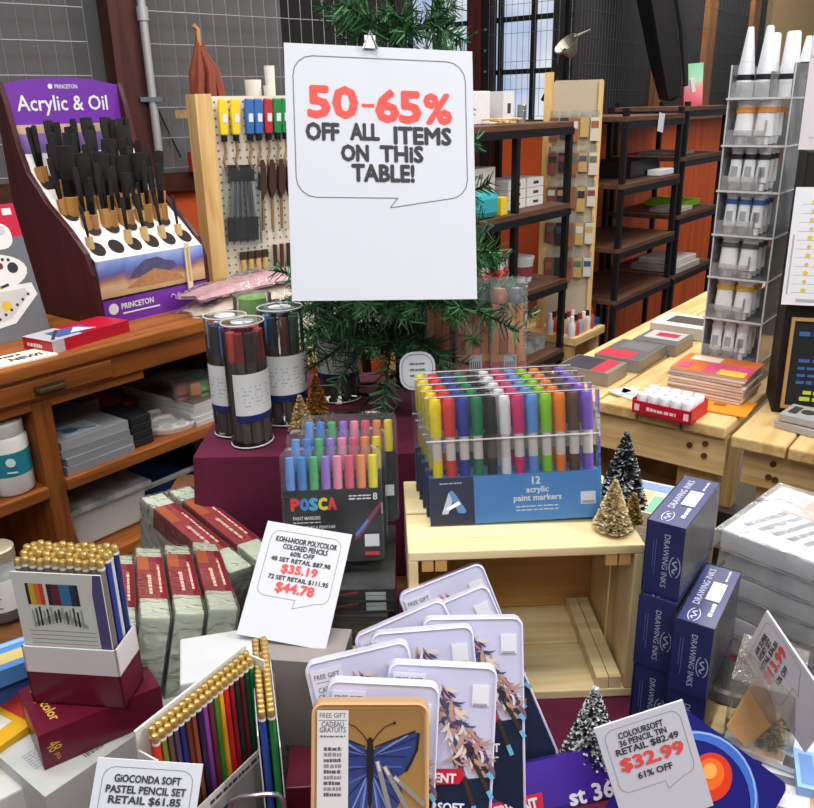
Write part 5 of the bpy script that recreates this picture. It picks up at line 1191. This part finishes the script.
def tin(loc, roll, lb, yaw=0, tilt=-22):
    t = T('pencil_tin', lb, 'pencil tin', loc, (tilt, roll, yaw), 'lilac pencil tins'); t.rotation_mode = 'YXZ'; w, h = .094, .185
    mb = MB(); mb.prism(rrect(-w / 2, 0, w / 2, h, .008, 5), (0, .0, 0), (1, 0, 0), (0, 0, 1), (0, .013, 0))
    f = mb.face((0, 0, 0), (1, 0, 0), (0, 0, 1))
    f.poly([(-w / 2 + .001, .003), (w / 2 - .001, .003), (w / 2 - .001, .092), (.02, .089), (-w / 2 + .001, .076)], 9, 1)
    swirl(f, -.004, .176, .078, 4, [3, 4, 13, 6, 7, 5, 6, 8, 13, 6, 5, 3])
    for (a, b) in (((.012, .118), (.034, .060)), ((.026, .112), (.046, .076)), ((.020, .122), (.046, .092))):
        f.line([a, b], .0038, 11, 10); f.line([(b[0] - (b[0] - a[0]) * .12, b[1] - (b[1] - a[1]) * .12), b], .004, 12, 11)
    f.poly([(-.040, .082), (.018, .086), (.022, .092), (.020, .099), (-.038, .096)], 10, 12); f.text('DERWENT', -.008, .0905, .046, .0075, 1, 13, .0, heavy=.05)
    f.text('COLOURSOFT', -.008, .066, .062, .0075, 1, 13, .0, heavy=.05); scrib(f, -.038, .057, .06, .0016, 7, 6, 9); scrib(f, -.038, .053, .05, .0014, 7, 6, 9); scrib(f, -.038, .047, .03, .0014, 7, 3, 9)
    mb.obj('lid', TINM, t)
    mb = MB(); pts = rrect(-w / 2 + .0012, .0012, w / 2 - .0012, h - .0012, .008, 5); mb.tube([(x, -.0002, z) for x, z in pts], .0012, 5, closed=True); mb.obj('lid_rim', P('#d4d3e8', .25), t)
    mb = MB(); mb.bx(-.0425, -.0145, -.0024, -.0014, .130, .1775); f = mb.face((-.0285, -.0024, .154), (1, 0, 0), (0, 0, 1)); f.text('FREE GIFT', 0, .0175, .023, .0042, 1, 1, .01); f.line([(-.011, .0125), (.011, .0125)], .0004, 1); f.text('CADEAU', 0, .006, .020, .0048, 1, 1, 0); f.text('GRATUITS', 0, .000, .022, .0045, 1, 1, 0); scrib(f, -.011, -.010, .022, .0012, 1, 5); scrib(f, -.011, -.014, .02, .0012, 1, 5)
    mb.obj('gift_sticker', [P('#d2d1e2', .5), P('#5a5a6a')], t)
    mb = MB(); mb.bx(.026, .0405, -.0012, -.0004, .152, .169); f = mb.face((.033, -.0012, .16), (1, 0, 0), (0, 0, 1)); f.rect(-.006, -.008, .006, -.006, 1); mb.obj('price_sticker', [P('#dcdce4', .5), P('#a0a0a8')], t)
    mb = MB(); mb.prism(rrect(-w / 2 + .002, .002, w / 2 - .002, h - .002, .008, 5), (0, .013, 0), (1, 0, 0), (0, 0, 1), (0, .004, 0)); mb.obj('tin_base', P('#3a4058', .3), t)
    return t
TL = [('t1', (.094, .668, .829), -20.3, 'rearmost lilac tin, tilted, below the crate edge'), ('t2', (.101, .628, .829), -22, 'steeply tilted lilac tin at the right rear of the fan, before the crate opening'),
      ('t3', (.0565, .602, .8305), -22.3, 'tilted lilac tin in the rear left of the fan, peeping out'), ('t4', (.020, .560, .8305), -3.4, 'lilac tin standing almost straight in the middle rear of the fan'),
      ('t5', (.0555, .578, .829), .5, 'upright lilac tin at the right front of the fan, showing its pencils picture'), ('t7', (-.012, .5345, .8305), -12, 'lilac tin tilted at the left of the fan, behind the butterfly tin and its neighbour'),
      ('t6', (.0135, .512, .8285), 4, 'foremost fully visible lilac tin with red banner and lettering'), ('t8', (-.037, .4905, .8285), 4, 'lilac tin directly behind the butterfly tin')]
first = None
for nm, loc, roll, lb in TL:
    if first is None: first = tin(loc, roll, lb)
    else: dup(first, loc, (-22, roll, 0), lb)
# butterfly tin
t = T('butterfly_tin', 'tan pencil tin with a large blue butterfly and grey pencils on its lid', 'pencil tin', (-.039, .4660, .8285), (-22, 1.5, 0)); w, h = .094, .185
mb = MB(); mb.prism(rrect(-w / 2, 0, w / 2, h, .008, 5), (0, 0, 0), (1, 0, 0), (0, 0, 1), (0, .013, 0))
f = mb.face((0, 0, 0), (1, 0, 0), (0, 0, 1)); f.poly(rrect(-w / 2 + .004, .004, w / 2 - .004, h - .005, .006), 1, 1)
BV = lambda u, v: (u, v)
wing = [(.002, .147), (.012, .153), (.024, .158), (.036, .1615), (.0405, .160), (.0385, .148), (.034, .138), (.030, .131), (.024, .127), (.012, .124), (.002, .130)]
hind = [(.002, .130), (.012, .125), (.023, .127), (.026, .118), (.024, .106), (.018, .094), (.010, .088), (.003, .092), (.001, .11)]
for sg in (-1, 1):
    f.poly([(sg * u, v) for u, v in (wing if sg > 0 else wing[::-1])], 2, 2); f.poly([(sg * u, v) for u, v in (hind if sg > 0 else hind[::-1])], 3, 2.5)
    for (u, v), m in (((.036, .157), 4), ((.033, .150), 5), ((.029, .142), 4), ((.025, .134), 5), ((.018, .131), 4), ((.030, .159), 6), ((.022, .155), 6)):
        f.line([(sg * .003, .143 if v > .14 else .134), (sg * u, v)], .0011, m, 3)
    for (u, v), m in (((.024, .118), 5), ((.022, .106), 4), ((.016, .096), 6), ((.010, .091), 5), ((.007, .093), 6)): f.line([(sg * .002, .128), (sg * u, v)], .0012, m, 3)
    f.line([(sg * .0385, .1605), (sg * .0375, .148), (sg * .033, .138), (sg * .029, .131)], .002, 7, 4); f.line([(sg * .004, .150), (sg * .036, .1625)], .0012, 7, 4)
    f.line([(sg * .001, .153), (sg * .006, .160), (sg * .012, .166), (sg * .0195, .169)], .0008, 7, 4); f.disc(sg * .0195, .169, .0012, 7, 4)
f.poly([(0, .158), (.0022, .154), (.003, .146), (.0026, .13), (.0014, .105), (0, .098), (-.0014, .105), (-.0026, .13), (-.003, .146), (-.0022, .154)][::-1], 7, 5); f.disc(0, .1555, .0022, 7, 6)
for (a, b) in (((.006, .138), (.020, .085)), ((.012, .134), (.036, .090)), ((.020, .126), (.043, .105))): f.line([a, b], .0038, 8, 8); f.line([a, (a[0] + (b[0] - a[0]) * .12, a[1] + (b[1] - a[1]) * .12)], .002, 9, 9)
f.rect(-.043, .02, .043, .075, 10, 2); f.text('DERWENT', 0, .06, .06, .01, 11, 4)
mb.obj('lid', [P('#b08a5c', .3), RAMP('tan_print', [(0, '#b88c54'), (1, '#8f6c3c')], lo=0, hi=.185, noise=20, amount=.2, rough=.4), P('#2c3a72', .4, var=.3, scale=160), P('#34427c', .4, var=.3, scale=160), P('#1e2448'), P('#4c62a8'), P('#7a8cc8'), P('#1c1618'), P('#8a8680', .4), P('#c8c4bc'), P('#2a2422'), WHITE], t)
mb = MB(); pts = rrect(-w / 2 + .0012, .0012, w / 2 - .0012, h - .0012, .008, 5); mb.tube([(x, -.0004, z) for x, z in pts], .0016, 5, closed=True); mb.obj('lid_rim', P('#d0a878', .25), t)
mb = MB(); mb.bx(-.0425, -.0175, -.0022, -.0012, .09, .179); f = mb.face((-.03, -.0022, .135), (1, 0, 0), (0, 0, 1)); f.text('FREE GIFT', 0, .0405, .021, .0038, 1, 1, .0); f.text('CADEAU', 0, .0335, .018, .0042, 1, 1); f.text('GRATUITS', 0, .029, .021, .0042, 1, 1); f.line([(-.011, .0365), (.011, .0365)], .0004, 1); scrib(f, -.010, .024, .02, .0012, 1, 5)
for j in range(9): scrib(f, -.007, .014 - .0045 * j, .014, .003, 1 + j % 2, 3 + j % 3, 1, j)
mb.obj('gift_sticker', [P('#d6d4d6', .5), P('#5a585c'), P('#8a888c')], t)
mb = MB(); mb.prism(rrect(-w / 2 + .002, .002, w / 2 - .002, h - .002, .008, 5), (0, .013, 0), (1, 0, 0), (0, 0, 1), (0, .003, 0)); mb.obj('tin_base', P('#5a4a3a', .3), t)

# ------------------------------------------------------------------ maroon pencil boxes at the left
MRN = P('#5c1028', .32, var=.06, scale=8); YM = 37
mF, mR, mL = G(37, 736, .925), G(160, 685, .925), G(6.5, 694, .925)
mx = (mR - mF).normalized(); my = Vector((-mx.y, mx.x, 0)); YM = math.degrees(math.atan2(mx.y, mx.x))
t = T('white_carton', 'large white carton with printed panel under the maroon box', 'box', mF + mx * .07 + my * .045 + Vector((0, 0, -.925 + .829)), (0, 0, YM + 14))
wF = G(45, 797, .885); t.location = (wF.x, wF.y, .829)
mb = MB().bx(0, .155, 0, .085, 0, .056)
f = mb.face((0, 0, .056), (1, 0, 0), (0, 1, 0)); 
for j in range(7): scrib(f, .012, .062 - .004 * j, .05, .0018, 1, 7, 1, j)
for j in range(9): f.rect(.048 + .0022 * j, .012, .0492 + .0022 * j + .0006 * (j % 2), .024, 2, 2)
f.disc(.075, .02, .002, 2, 2)
mb.obj('box_body', [P('#b9bcba', .55), P('#8a94a8'), P('#6a6c74')], t)
t.rotation_euler[2] = math.atan2((G(149, 726, .885) - wF).y, (G(149, 726, .885) - wF).x)
t = T('maroon_box', 'maroon pencil box with gold script lying on the white carton', 'box', (mF.x, mF.y, .8855), (0, 0, YM)); L, Wd, h = (mR - mF).length, (mL - mF).length, .0385
mb = MB().bx(0, L, 0, Wd, 0, h); f = mb.face((0, 0, h), (1, 0, 0), (0, 1, 0))
f.text('Polycolor', .0155, .041, .056, .012, 1, 2, .0, RAD(-84), .03); scrib(f, .031, .052, .02, .001, 1, 3)
f = mb.face((0, 0, 0), (1, 0, 0), (0, 0, 1)); f.text('48', .012, .022, .010, .012, 1, 2, .0, RAD(-80)); f.text('pcs', .013, .010, .007, .005, 1, 2, .0, RAD(-80))
mb.obj('box_body', [MRN, P('#c8a048', .45)], t)
# open pencil box standing on it
PBX = Vector((-.3135, .650, .9245)); PBR = (0, 0, -7); PM = Matrix.Translation(PBX) @ Euler([RAD(a) for a in PBR]).to_matrix().to_4x4()
t = T('open_pencil_box', 'open maroon box with white rim holding four rows of gold ended pencils', 'box', PBX, PBR); w, d, h = .092, .042, .064
for nm, z0_, z1_, m in (('lower_shell', 0, .036, MRN), ('white_rim', .036, h, P('#cfc8ca', .5))):
    mb = MB(); mb.bx(-w/2, w/2, -d/2, -d/2 + .0018, z0_, z1_).bx(-w/2, w/2, d/2 - .0018, d/2, z0_, z1_).bx(-w/2, -w/2 + .0018, -d/2, d/2, z0_, z1_).bx(w/2 - .0018, w/2, -d/2, d/2, z0_, z1_)
    if z0_ == 0: mb.bx(-w/2, w/2, -d/2, d/2, 0, .002)
    mb.obj(nm, m, t)
def pencil(col, L, r=.0034, white_ring=True):
    o = T('coloured_pencil', 'pencil', 'pencil', (0, 0, 0)); MB().cyl((0, 0, 0), (0, 0, L - .006), r, n=6).obj('barrel', P(col, .35), o)
    MB().lathe([(r * 1.05, L - .006), (r * 1.08, L - .001), (r * .8, L + .0005), (0, L + .001)], 10).obj('gold_end', GOLD, o, smooth=True)
    MB().lathe([(r * 1.06, L - .0085), (r * 1.06, L - .006)], 10).obj('white_ring', P('#d8d4d0', .4), o)
    return o
cache = {}
def put_pencil(col, loc, rot, lb, L, grp, r=.0034):
    k = (col, L, r)
    if k not in cache: cache[k] = pencil(col, L, r)
    o = dup(cache[k], loc, rot, lb, group=grp); return o
rows4 = [['#7a7068'] * 12, ['#8a2a24', '#b8642c', '#d0b03a', '#5a8a3a', '#2a6a4a', '#2a5a6a', '#24408a', '#2a2a5a', '#5a2a5a', '#8a3a5a', '#4a3a30', '#2c3a8c'], ['#4a4a4a'] * 11 + ['#d4d4d8'], ['#3a3a3a'] * 11 + ['#1c2c68']]
for r in range(4):
    for c in range(12):
        lb = '%s pencil of the %s row in the maroon and white box' % (ORD[c], ('front', 'second', 'third', 'rear')[r])
        put_pencil(rows4[r][c], PM @ Vector((-.0405 + .00715 * c + .0018 * (r % 2), -.0085 + .0082 * r, .0025)), (0, 0, -7), lb, .150 - .002 * (r == 0) + .0012 * ((c * 5 + r) % 3 - 1), 'gold ended pencils in the maroon box')
t = T('pencil_leaflet', 'printed leaflet with colour charts standing in front of the gold ended pencils', 'leaflet', PM @ Vector((-.002, -.0165, .0025)), PBR)
mb = MB().bx(-.042, .0435, -.0014, 0, 0, .139); f = mb.face((0, -.0014, 0), (1, 0, 0), (0, 0, 1))
for k, (u0, u1, m) in enumerate(((-.030, -.027, 1), (-.027, -.022, 2), (-.022, -.017, 3), (-.017, -.013, 4), (-.010, -.006, 1), (-.006, .002, 5), (.002, .012, 6), (.012, .017, 7), (.017, .020, 1))): f.rect(u0, .106, u1, .128, m)
for k in range(14): f.rect(-.028 + .0036 * k, .082 + .006 * (1 - abs(k - 7) / 7), -.0262 + .0036 * k, .1 + .002 * (k % 3), (8, 9, 1, 8, 9)[k % 5], 2)
f.poly([(-.028, .086), (0, .1), (.024, .086), (.024, .082), (0, .092), (-.028, .082)], 8, 1)
for j in range(7): f.line([(-.033, .078 - .0045 * j), (.03, .078 - .0045 * j)], .0009, 10)
f.poly([(.033, .0), (.0435, .0), (.0435, .139), (.036, .139), (.033, .12)], 11, 1)
mb.obj('sheet', [P('#c4c8c0', .5), P('#20221f'), P('#b8a030'), P('#c86a28'), P('#b83a24'), P('#5a2030'), P('#2a6a8a'), P('#1c2a4a'), P('#8a9a86'), P('#3a4038'), P('#8a8c88'), P('#4a4670')], t)

# ------------------------------------------------------------------ pencil set standing open in the middle, and the slim set beside it
SA = 58; SU = Vector((math.cos(RAD(SA)), math.sin(RAD(SA)), 0)); SN = Vector((math.sin(RAD(SA)), -math.cos(RAD(SA)), 0))
S0 = Vector((-.167, .537, .855)); SL = .155
NAM = [('#d0331f', 'scarlet'), ('#6a7a2c', 'olive'), ('#5a4638', 'grey brown'), ('#4a3c58', 'dusk purple'), ('#1f2a66', 'navy'), ('#5c3020', 'dark brown'), ('#7a3c2c', 'chestnut'), ('#1e1c38', 'midnight'), ('#7a3f8c', 'violet'), ('#6a2436', 'wine'), ('#3c7a2c', 'leaf green'), ('#e0a020', 'yellow'), ('#c81f28', 'red'), ('#8a1c24', 'dark red'), ('#2a2c2c', 'charcoal'), ('#6a2428', 'maroon'), ('#1a4a30', 'dark green'), ('#0f7a40', 'bright green')]
for r in range(2):
    for k, (c, nm) in enumerate(NAM):
        p = S0 + SU * (-.0525 + .00615 * k + .003 * r) - SN * (.0065 * r) + Vector((0, 0, .002 * r))
        put_pencil(c, p, (0, 0, SA), ('%s pencil with gold end, front row of the open white set' % nm) if r == 0 else ('back row pencil standing behind the %s one in the open white set' % nm), SL, 'pencils of the open white set', .0029)
t = T('open_pencil_set', 'open white card box with printed front flap holding a diagonal row of coloured pencils', 'box', (S0.x, S0.y, S0.z), (0, 0, SA))
MB().bx(-.060, .062, .0125, .0145, 0, .158).bx(-.060, -.0585, -.008, .0125, 0, .14).bx(.0605, .062, -.008, .0125, 0, .15).bx(-.060, .062, -.008, .0145, -.002, 0).obj('white_box', P('#cfccc8', .55), t)
mb = MB().bx(-.060, .062, -.0125, -.0112, -.026, .072); f = mb.face((0, -.0125, 0), (1, 0, 0), (0, 0, 1))
f.rect(-.058, -.024, .060, .061, 1); f.rect(-.012, -.02, .002, .05, 2, 2); f.rect(-.012, -.01, .002, .02, 3, 3); f.rect(.03, -.02, .05, .06, 4, 2); scrib(f, -.02, .066, .06, .004, 5, 8, 2); scrib(f, -.05, .04, .03, .003, 5, 4, 2); f.rect(-.05, -.015, -.03, .03, 4, 2)
mb.obj('front_flap', [P('#c4c2be', .5), P('#8f9292', .45), P('#2c3a44'), P('#5a8a3a'), P('#7c7f80'), P('#3a3e44')], t)
N0 = Vector((-.129, .580, .845)); NA = 12.5; NU = Vector((math.cos(RAD(NA)), math.sin(RAD(NA)), 0)); NV = Vector((-NU.y, NU.x, 0))
for c in range(2):
    for k in range(16):
        col = (('#23489a', '#1d7a3c')[c]) if k == 0 else NAM[(k * 3 + c * 7) % 18][0]
        lb = ('blue pencil at the near left of the slim white set', 'green pencil at the near right of the slim white set')[c] if k == 0 else '%s pencil from the near end, %s file of the slim white set' % (ORD[k], ('left', 'right')[c])
        put_pencil(col, N0 + NU * (-.0038 + .0076 * c) + NV * (-.050 + .0064 * k), (0, 0, NA), lb, .153, 'pencils of the slim white set', .0031)
t = T('slim_pencil_set', 'slim white card sleeve holding two files of gold ended pencils', 'box', N0, (0, 0, NA))
MB().bx(-.0088, -.0078, -.057, .056, -.016, .135).bx(.0078, .0088, -.057, .056, -.016, .12).bx(-.0088, .0088, -.0585, -.057, -.016, .04).bx(-.0088, .0088, .055, .056, -.016, .13).bx(-.0088, .0088, -.057, .056, -.016, -.001).obj('white_sleeve', P('#d2d0cc', .55), t)
# wire basket rim in front
q = G(264, 800, .90)
t = T('wire_basket', 'silver wire basket rim in front of the slim pencil set', 'basket', (-.13, .515, .829), (0, 0, 6))
mb = MB(); mb.tube([(-.021, 0, 0), (-.021, 0, .088), (-.019, 0, .095), (-.013, 0, .098), (.010, 0, .098), (.018, 0, .096), (.022, 0, .09), (.023, 0, 0)], .0022, 8); mb.obj('rim_wire', P('#aeb2b8', .25, .9), t, smooth=True)
MB().bx(-.02, .022, .002, .03, 0, .045).obj('paper_shred', P('#8a5440', .8, var=.5, scale=140), t)
# grey clear box under the $35.19 card and maroon box behind the slim set
t = T('grey_box', 'grey translucent box with dark lettering carrying the $35.19 card', 'box', (-.100, .655, .829), (0, 0, -8))
mb = MB().bx(-.044, .036, -.02, .035, 0, .135); f = mb.face((0, -.02, 0), (1, 0, 0), (0, 0, 1)); scrib(f, -.024, .032, .012, .008, 1, 2); scrib(f, -.03, .02, .03, .003, 1, 4); f.poly([(-.034, .05), (-.030, .05), (-.028, .12), (-.034, .13)], 2)
mb.obj('box_body', [P('#8d8683', .5, var=.15, scale=12), P('#5a5a64'), P('#c8b8b0')], t)
t = T('maroon_carton', 'dark red carton low behind the slim pencil set and the butterfly tin', 'box', (-.098, .575, .829), (0, 0, 4))
MB().bx(-.016, .022, -.02, .03, 0, .065).obj('box_body', MRN, t, bev=.001)
carton('white_carton', 'small white carton behind the diagonal pencil set, below the green boxes', None, -.185, .648, .829, (.07, .07, .135), P('#c2c5c8', .5), 14)
carton('wooden_wedge', 'pale cut wood block beside the pile of black packs', None, -.062, .735, .829, (.05, .05, .06), CRATE, 10)
carton('brown_easel_card', 'brown cardboard support behind the $35.19 card', None, -.088, .713, .829, (.05, .003, .12), CARDB, -60)

# ------------------------------------------------------------------ pale green boxes with red label bands
GRN = P('#c3c8ba', .35, var=.06, scale=12)
def green_box(loc, rot, lb, first=None):
    if first: return dup(first, loc, rot, lb)
    t = T('green_boxed_set', lb, 'box', loc, rot, 'pale green boxes with red bands'); w, L, h = .0286, .198, .115
    MB().bx(-w/2, w/2, -L/2, L/2, -h, 0).obj('carton', GRN, t, bev=.0015)
    mb = MB(); mb.bx(-w/2 - .0006, w/2 + .0006, -L * .27, L * .34, -.03, .0008)
    f = mb.face((0, 0, .0008), (0, 1, 0), (-1, 0, 0)); f.rect(-L * .27, -w/2, L * .34, -w/2 + .007, 1); f.rect(L * .12, .002, L * .33, w/2, 2, 2); scrib(f, -.045, .003, .055, .0045, 3, 5, 3, 2); scrib(f, -.04, -.008, .08, .003, 3, 8, 3)
    f = mb.face((w/2 + .0006, 0, -.015), (0, 1, 0), (0, 0, 1)); scrib(f, -.03, .0, .07, .006, 3, 7)
    mb.obj('label_band', [P('#9a2830', .4), P('#7a1c28', .4), P('#a45838', .4), P('#d8b8a8', .5)], t)
    mb = MB(); mb.box((0, 0, -h / 2), (w + .003, L + .003, h + .002)); mb.obj('shrink_wrap', CLEAR('#fbfdfb', .04, .1, 'shrink_film', 1, 45), t)
    return t
g0 = Vector((-.289, .790, .958)); gr = (-8, 14, 17.4); gu = Vector((math.cos(RAD(17.4)), math.sin(RAD(17.4)), 0))
first = None
for k in range(5):
    p = g0 + gu * (.0335 * (k - 2)) + Vector((0, 0, (.0, 0, .003, .0, -.002)[k]))
    o = green_box(p, gr, '%s pale green box from the left in the front row, red band on top' % ORD[k], first); first = first or o
c0_ = Vector((-.278, .932, .945))
cu = Vector((math.cos(RAD(44)), math.sin(RAD(44)), 0))
for k in range(2):
    p = c0_ + cu * (.0375 * k) + Vector((.006, -.006, 0)) * k
    o = green_box(p, (6, 6, 44), ('taller pale green box with its broad side showing, left of the rear pair', 'rearmost pale green box, right of the rear pair beside the burgundy riser')[k], first)
    o.scale = (1.08, 1.11, .95)

# ------------------------------------------------------------------ coloured packets at the lower left
def packet(nm, lb, px, py, z, d, m, yaw, prints=None, rx=0, ry=0): return carton(nm, lb, None, *G(px, py, z), d, m, prints=prints, rot=(rx, ry, yaw))
def pp(cols, rects): return topart(cols, rects)
packet('blue_packet', 'light blue packet with yellow lettering left of the maroon box', 18, 668, .915, (.09, .05, .018), P('#4f86c6', .4), 55, pp(['#c8b878', '#8ab0dc'], [(-.3, -.3, .2, .1, 1), (-.45, .3, .45, .45, 2)]), 0, 12)
packet('blue_packet', 'second blue packet under the light blue one at the left edge', 8, 690, .885, (.09, .05, .018), P('#3a62a8', .4), 40, pp(['#c0a8b8', '#d8d8e8'], [(-.3, -.3, .3, .1, 1), (-.45, .3, .45, .45, 2)]))
packet('yellow_packet', 'yellow and red packet at the left picture edge below the blue ones', 6, 738, .875, (.07, .05, .016), P('#dca81c', .4), 60, pp(['#d8d4d0', '#b8342c'], [(-.3, -.1, .1, .3, 1), (.2, -.5, .5, .5, 2)]))
packet('blue_packet', 'dark blue packet with white corner beside the yellow packet', 12, 718, .868, (.07, .05, .014), P('#2c4a94', .4), 30, pp(['#8ab8e0'], [(-.2, -.3, .4, .1, 1)]))
packet('white_carton', 'white carton corner at the bottom left picture corner', 5, 800, .84, (.09, .06, .028), P('#c8cac8', .5), 40)

# ------------------------------------------------------------------ bottom right things
pL, pR = G(455, 806, .865), G(606, 767, .865); d_ = (pR - pL).normalized(); pa = math.degrees(math.atan2(d_.y, d_.x))
t = T('purple_pencil_tin', 'flat purple pencil tin with red banner at the bottom edge', 'pencil tin', pL + d_ * .07 + Vector((0, 0, -.036)), (-38, 0, pa - 2))
mb = MB().bx(-.085, .12, 0, .02, 0, .045); f = mb.face((0, 0, 0), (1, 0, 0), (0, 0, 1))
f.poly([(-.045, .0), (.018, .0), (.02, .018), (-.043, .018)], 1); f.text('DERWENT', -.012, .009, .05, .011, 2, 3, .0, heavy=.05); f.text('st 36', .068, .008, .045, .014, 2, 3, .0, heavy=.05); f.rect(-.085, 0.0005, .12, .003, 3)
mb.obj('lid', [P('#40208c', .35), P('#c01c38', .4), WHITE, P('#2a1560', .4)], t)
# planet picture tin
t = T('planet_tin', 'deep blue tin with an orange sun and pale blue orbit at the bottom right', 'pencil tin', G(744, 752, .895), (-30, 38, -8))
mb = MB().prism(rrect(-.075, -.12, .055, .0, .008), (0, 0, 0), (1, 0, 0), (0, 0, 1), (0, .018, 0)); f = mb.face((0, 0, 0), (1, 0, 0), (0, 0, 1))
f.disc(-.016, -.036, .0215, 2, 3, 28); f.disc(-.018, -.034, .014, 3, 4, 24); f.disc(-.020, -.032, .007, 4, 5, 20)
arc = [(-.018 + .062 * math.cos(RAD(a)), -.062 + .056 * math.sin(RAD(a))) for a in range(-60, 150, 10)]
f.line(arc, .008, 1, 2); f.line([(x * .96, y + .004) for x, y in arc], .002, 5, 3)
mb.obj('lid', [P('#1a1c70', .3, var=.25, scale=14), P('#3f6cc4', .35), P('#d43a1e', .4), P('#e86a24', .4), P('#f0a850', .4), P('#8ab0e8', .4)], t)
# clear case of gold glitter things behind the sideways card
t = T('clear_glitter_box', 'clear box of gold glitter trees beside the ink boxes', 'box', Vector((.342, .662, .829)), (0, 0, -30))
MB().bx(-.022, .04, -.035, .045, 0, .10).obj('clear_box', CLEAR('#f2f0e8', .12, .08, 'clear_box_film', 1, 35), t)
brush = []
for k, (x, y, h_) in enumerate(((.02, .02, .095), (-.005, .0, .07), (.02, -.015, .06))):
    brush_tree('bottle_brush_tree', ('tallest gold green', 'middle gold', 'smallest gold')[k] + ' glitter tree inside the clear box beside the ink boxes', Matrix.Translation((.342, .662, .831)) @ Matrix.Rotation(RAD(-30), 4, 'Z') @ Vector((x, y, 0)), h_, .018, '#7a6a2a', '#c8b45a', .4, 700, '#8a7430', 20 + k)
t = T('brown_cardboard', 'brown cardboard support flap behind the sideways $13.99 card', 'cardboard', (0, 0, 0))
q1, q2, q3, q4 = Vector((.283, .588, .918)), Vector((.336, .652, .922)), Vector((.360, .64, .885)), Vector((.30, .585, .90)); e_ = Vector((0, .003, .002))
mb = MB(); mb.add([q1, q2, q3, q4, q1 + e_, q2 + e_, q3 + e_, q4 + e_], [(0, 3, 2, 1), (4, 5, 6, 7), (0, 1, 5, 4), (1, 2, 6, 5), (2, 3, 7, 6), (3, 0, 4, 7)]); mb.obj('flap', CARDB, t)
packet('pale_wood_box', 'flat pale wooden box in front of the clear glitter box', 745, 735, .83, (.09, .045, .012), CRATE, -25)
packet('white_instruction_card', 'white and blue folded card lying right of the planet tin', 775, 750, .845, (.09, .05, .006), P('#cfd8e4', .5), -35, pp(['#8aa8d8', '#c8a888', '#3a3a44'], [(-.4, -.1, .3, .1, 1), (-.2, -.5, .1, -.15, 2), (.12, -.5, .3, -.2, 3)]))
packet('light_blue_box', 'light blue box standing at the right picture edge below the $13.99 card', 803, 790, .829, (.02, .05, .024), P('#86aede', .45), -20, pp(['#5a84c0'], [(-.3, -.4, .3, .4, 1)]))
packet('white_packet', 'white packet at the bottom right picture corner', 800, 800, .835, (.07, .05, .008), P('#d4d4d6', .5), -25, pp(['#6a6a74', '#b88a6a'], [(-.4, .1, .1, .3, 1), (.1, -.4, .4, .0, 2)]))
packet('dark_case', 'dark grey flat case under the wrapped sets at the right', 755, 700, .829, (.12, .08, .012), P('#4a4844', .4), -30, pp(['#8a8884'], [(-.4, -.3, .4, -.2, 1)]))

# ------------------------------------------------------------------ prototypes out of the scene
for o in cache.values():
    for ch in kids(o): bpy.data.objects.remove(ch)
    bpy.data.objects.remove(o)

# ------------------------------------------------------------------ light
def area(name, loc, size, power, col=(1, .96, .9), rot=(0, 0, 0), sy=None):
    l = bpy.data.lights.new(name, 'AREA'); l.energy = power; l.color = col; l.shape = 'RECTANGLE'; l.size = size; l.size_y = sy or size
    o = bpy.data.objects.new(name, l); COL.objects.link(o); o.location = loc; o.rotation_euler = [RAD(a) for a in rot]; return o
area('ceiling_lamp_table', (.0, .35, 3.6), 1.8, 46, (1, .96, .90), sy=.5)
area('fill_light_front', (.1, -1.4, 3.2), 2.0, 44, (1, .96, .90), (48, 0, 0), sy=.6)  # added fill light behind the camera, brightens surfaces facing it
area('fill_light_far', (1.5, 5.2, 2.95), 1.6, 190, (1, .94, .86), (38, 0, -40), sy=.6)  # added fill light, aimed to brighten the tan board wall
area('fill_light_right', (1.9, .3, 2.3), 1.2, 44, (1, .96, .92), (0, 52, 10), sy=.6)  # added fill light from the right for ink box sides and tube tower
area('ceiling_lamp_desk', (-.9, 1.1, 2.9), 1.4, 22, (1, .95, .88), sy=.4)
area('ceiling_lamp_aisle', (1.0, 2.2, 2.9), 1.6, 46, (1, .93, .84), sy=.4)
area('ceiling_lamp_back', (1.2, 3.6, 3.0), 1.6, 75, (1, .93, .86), (15, 0, -30), sy=.5)
wd = bpy.data.worlds.new('room_light'); bpy.context.scene.world = wd; wd.use_nodes = True
wn = wd.node_tree.nodes; bg = wn['Background']
tc = wn.new('ShaderNodeTexCoord'); nz = wn.new('ShaderNodeTexNoise'); nz.inputs['Scale'].default_value = 3
cr = wn.new('ShaderNodeValToRGB'); cr.color_ramp.elements[0].position = .4; cr.color_ramp.elements[0].color = (.42, .50, .66, 1); cr.color_ramp.elements[1].position = .62; cr.color_ramp.elements[1].color = (.78, .8, .84, 1)
wd.node_tree.links.new(tc.outputs['Generated'], nz.inputs[0]); wd.node_tree.links.new(nz.outputs['Fac'], cr.inputs[0]); wd.node_tree.links.new(cr.outputs[0], bg.inputs[0])
bg.inputs[1].default_value = .42
vs_ = bpy.context.scene.view_settings
vs_.view_transform = 'Standard'; vs_.look = 'None'; vs_.exposure = -.15; vs_.gamma = 1; vs_.use_curve_mapping = False
bpy.context.scene.cycles.transparent_max_bounces = 24
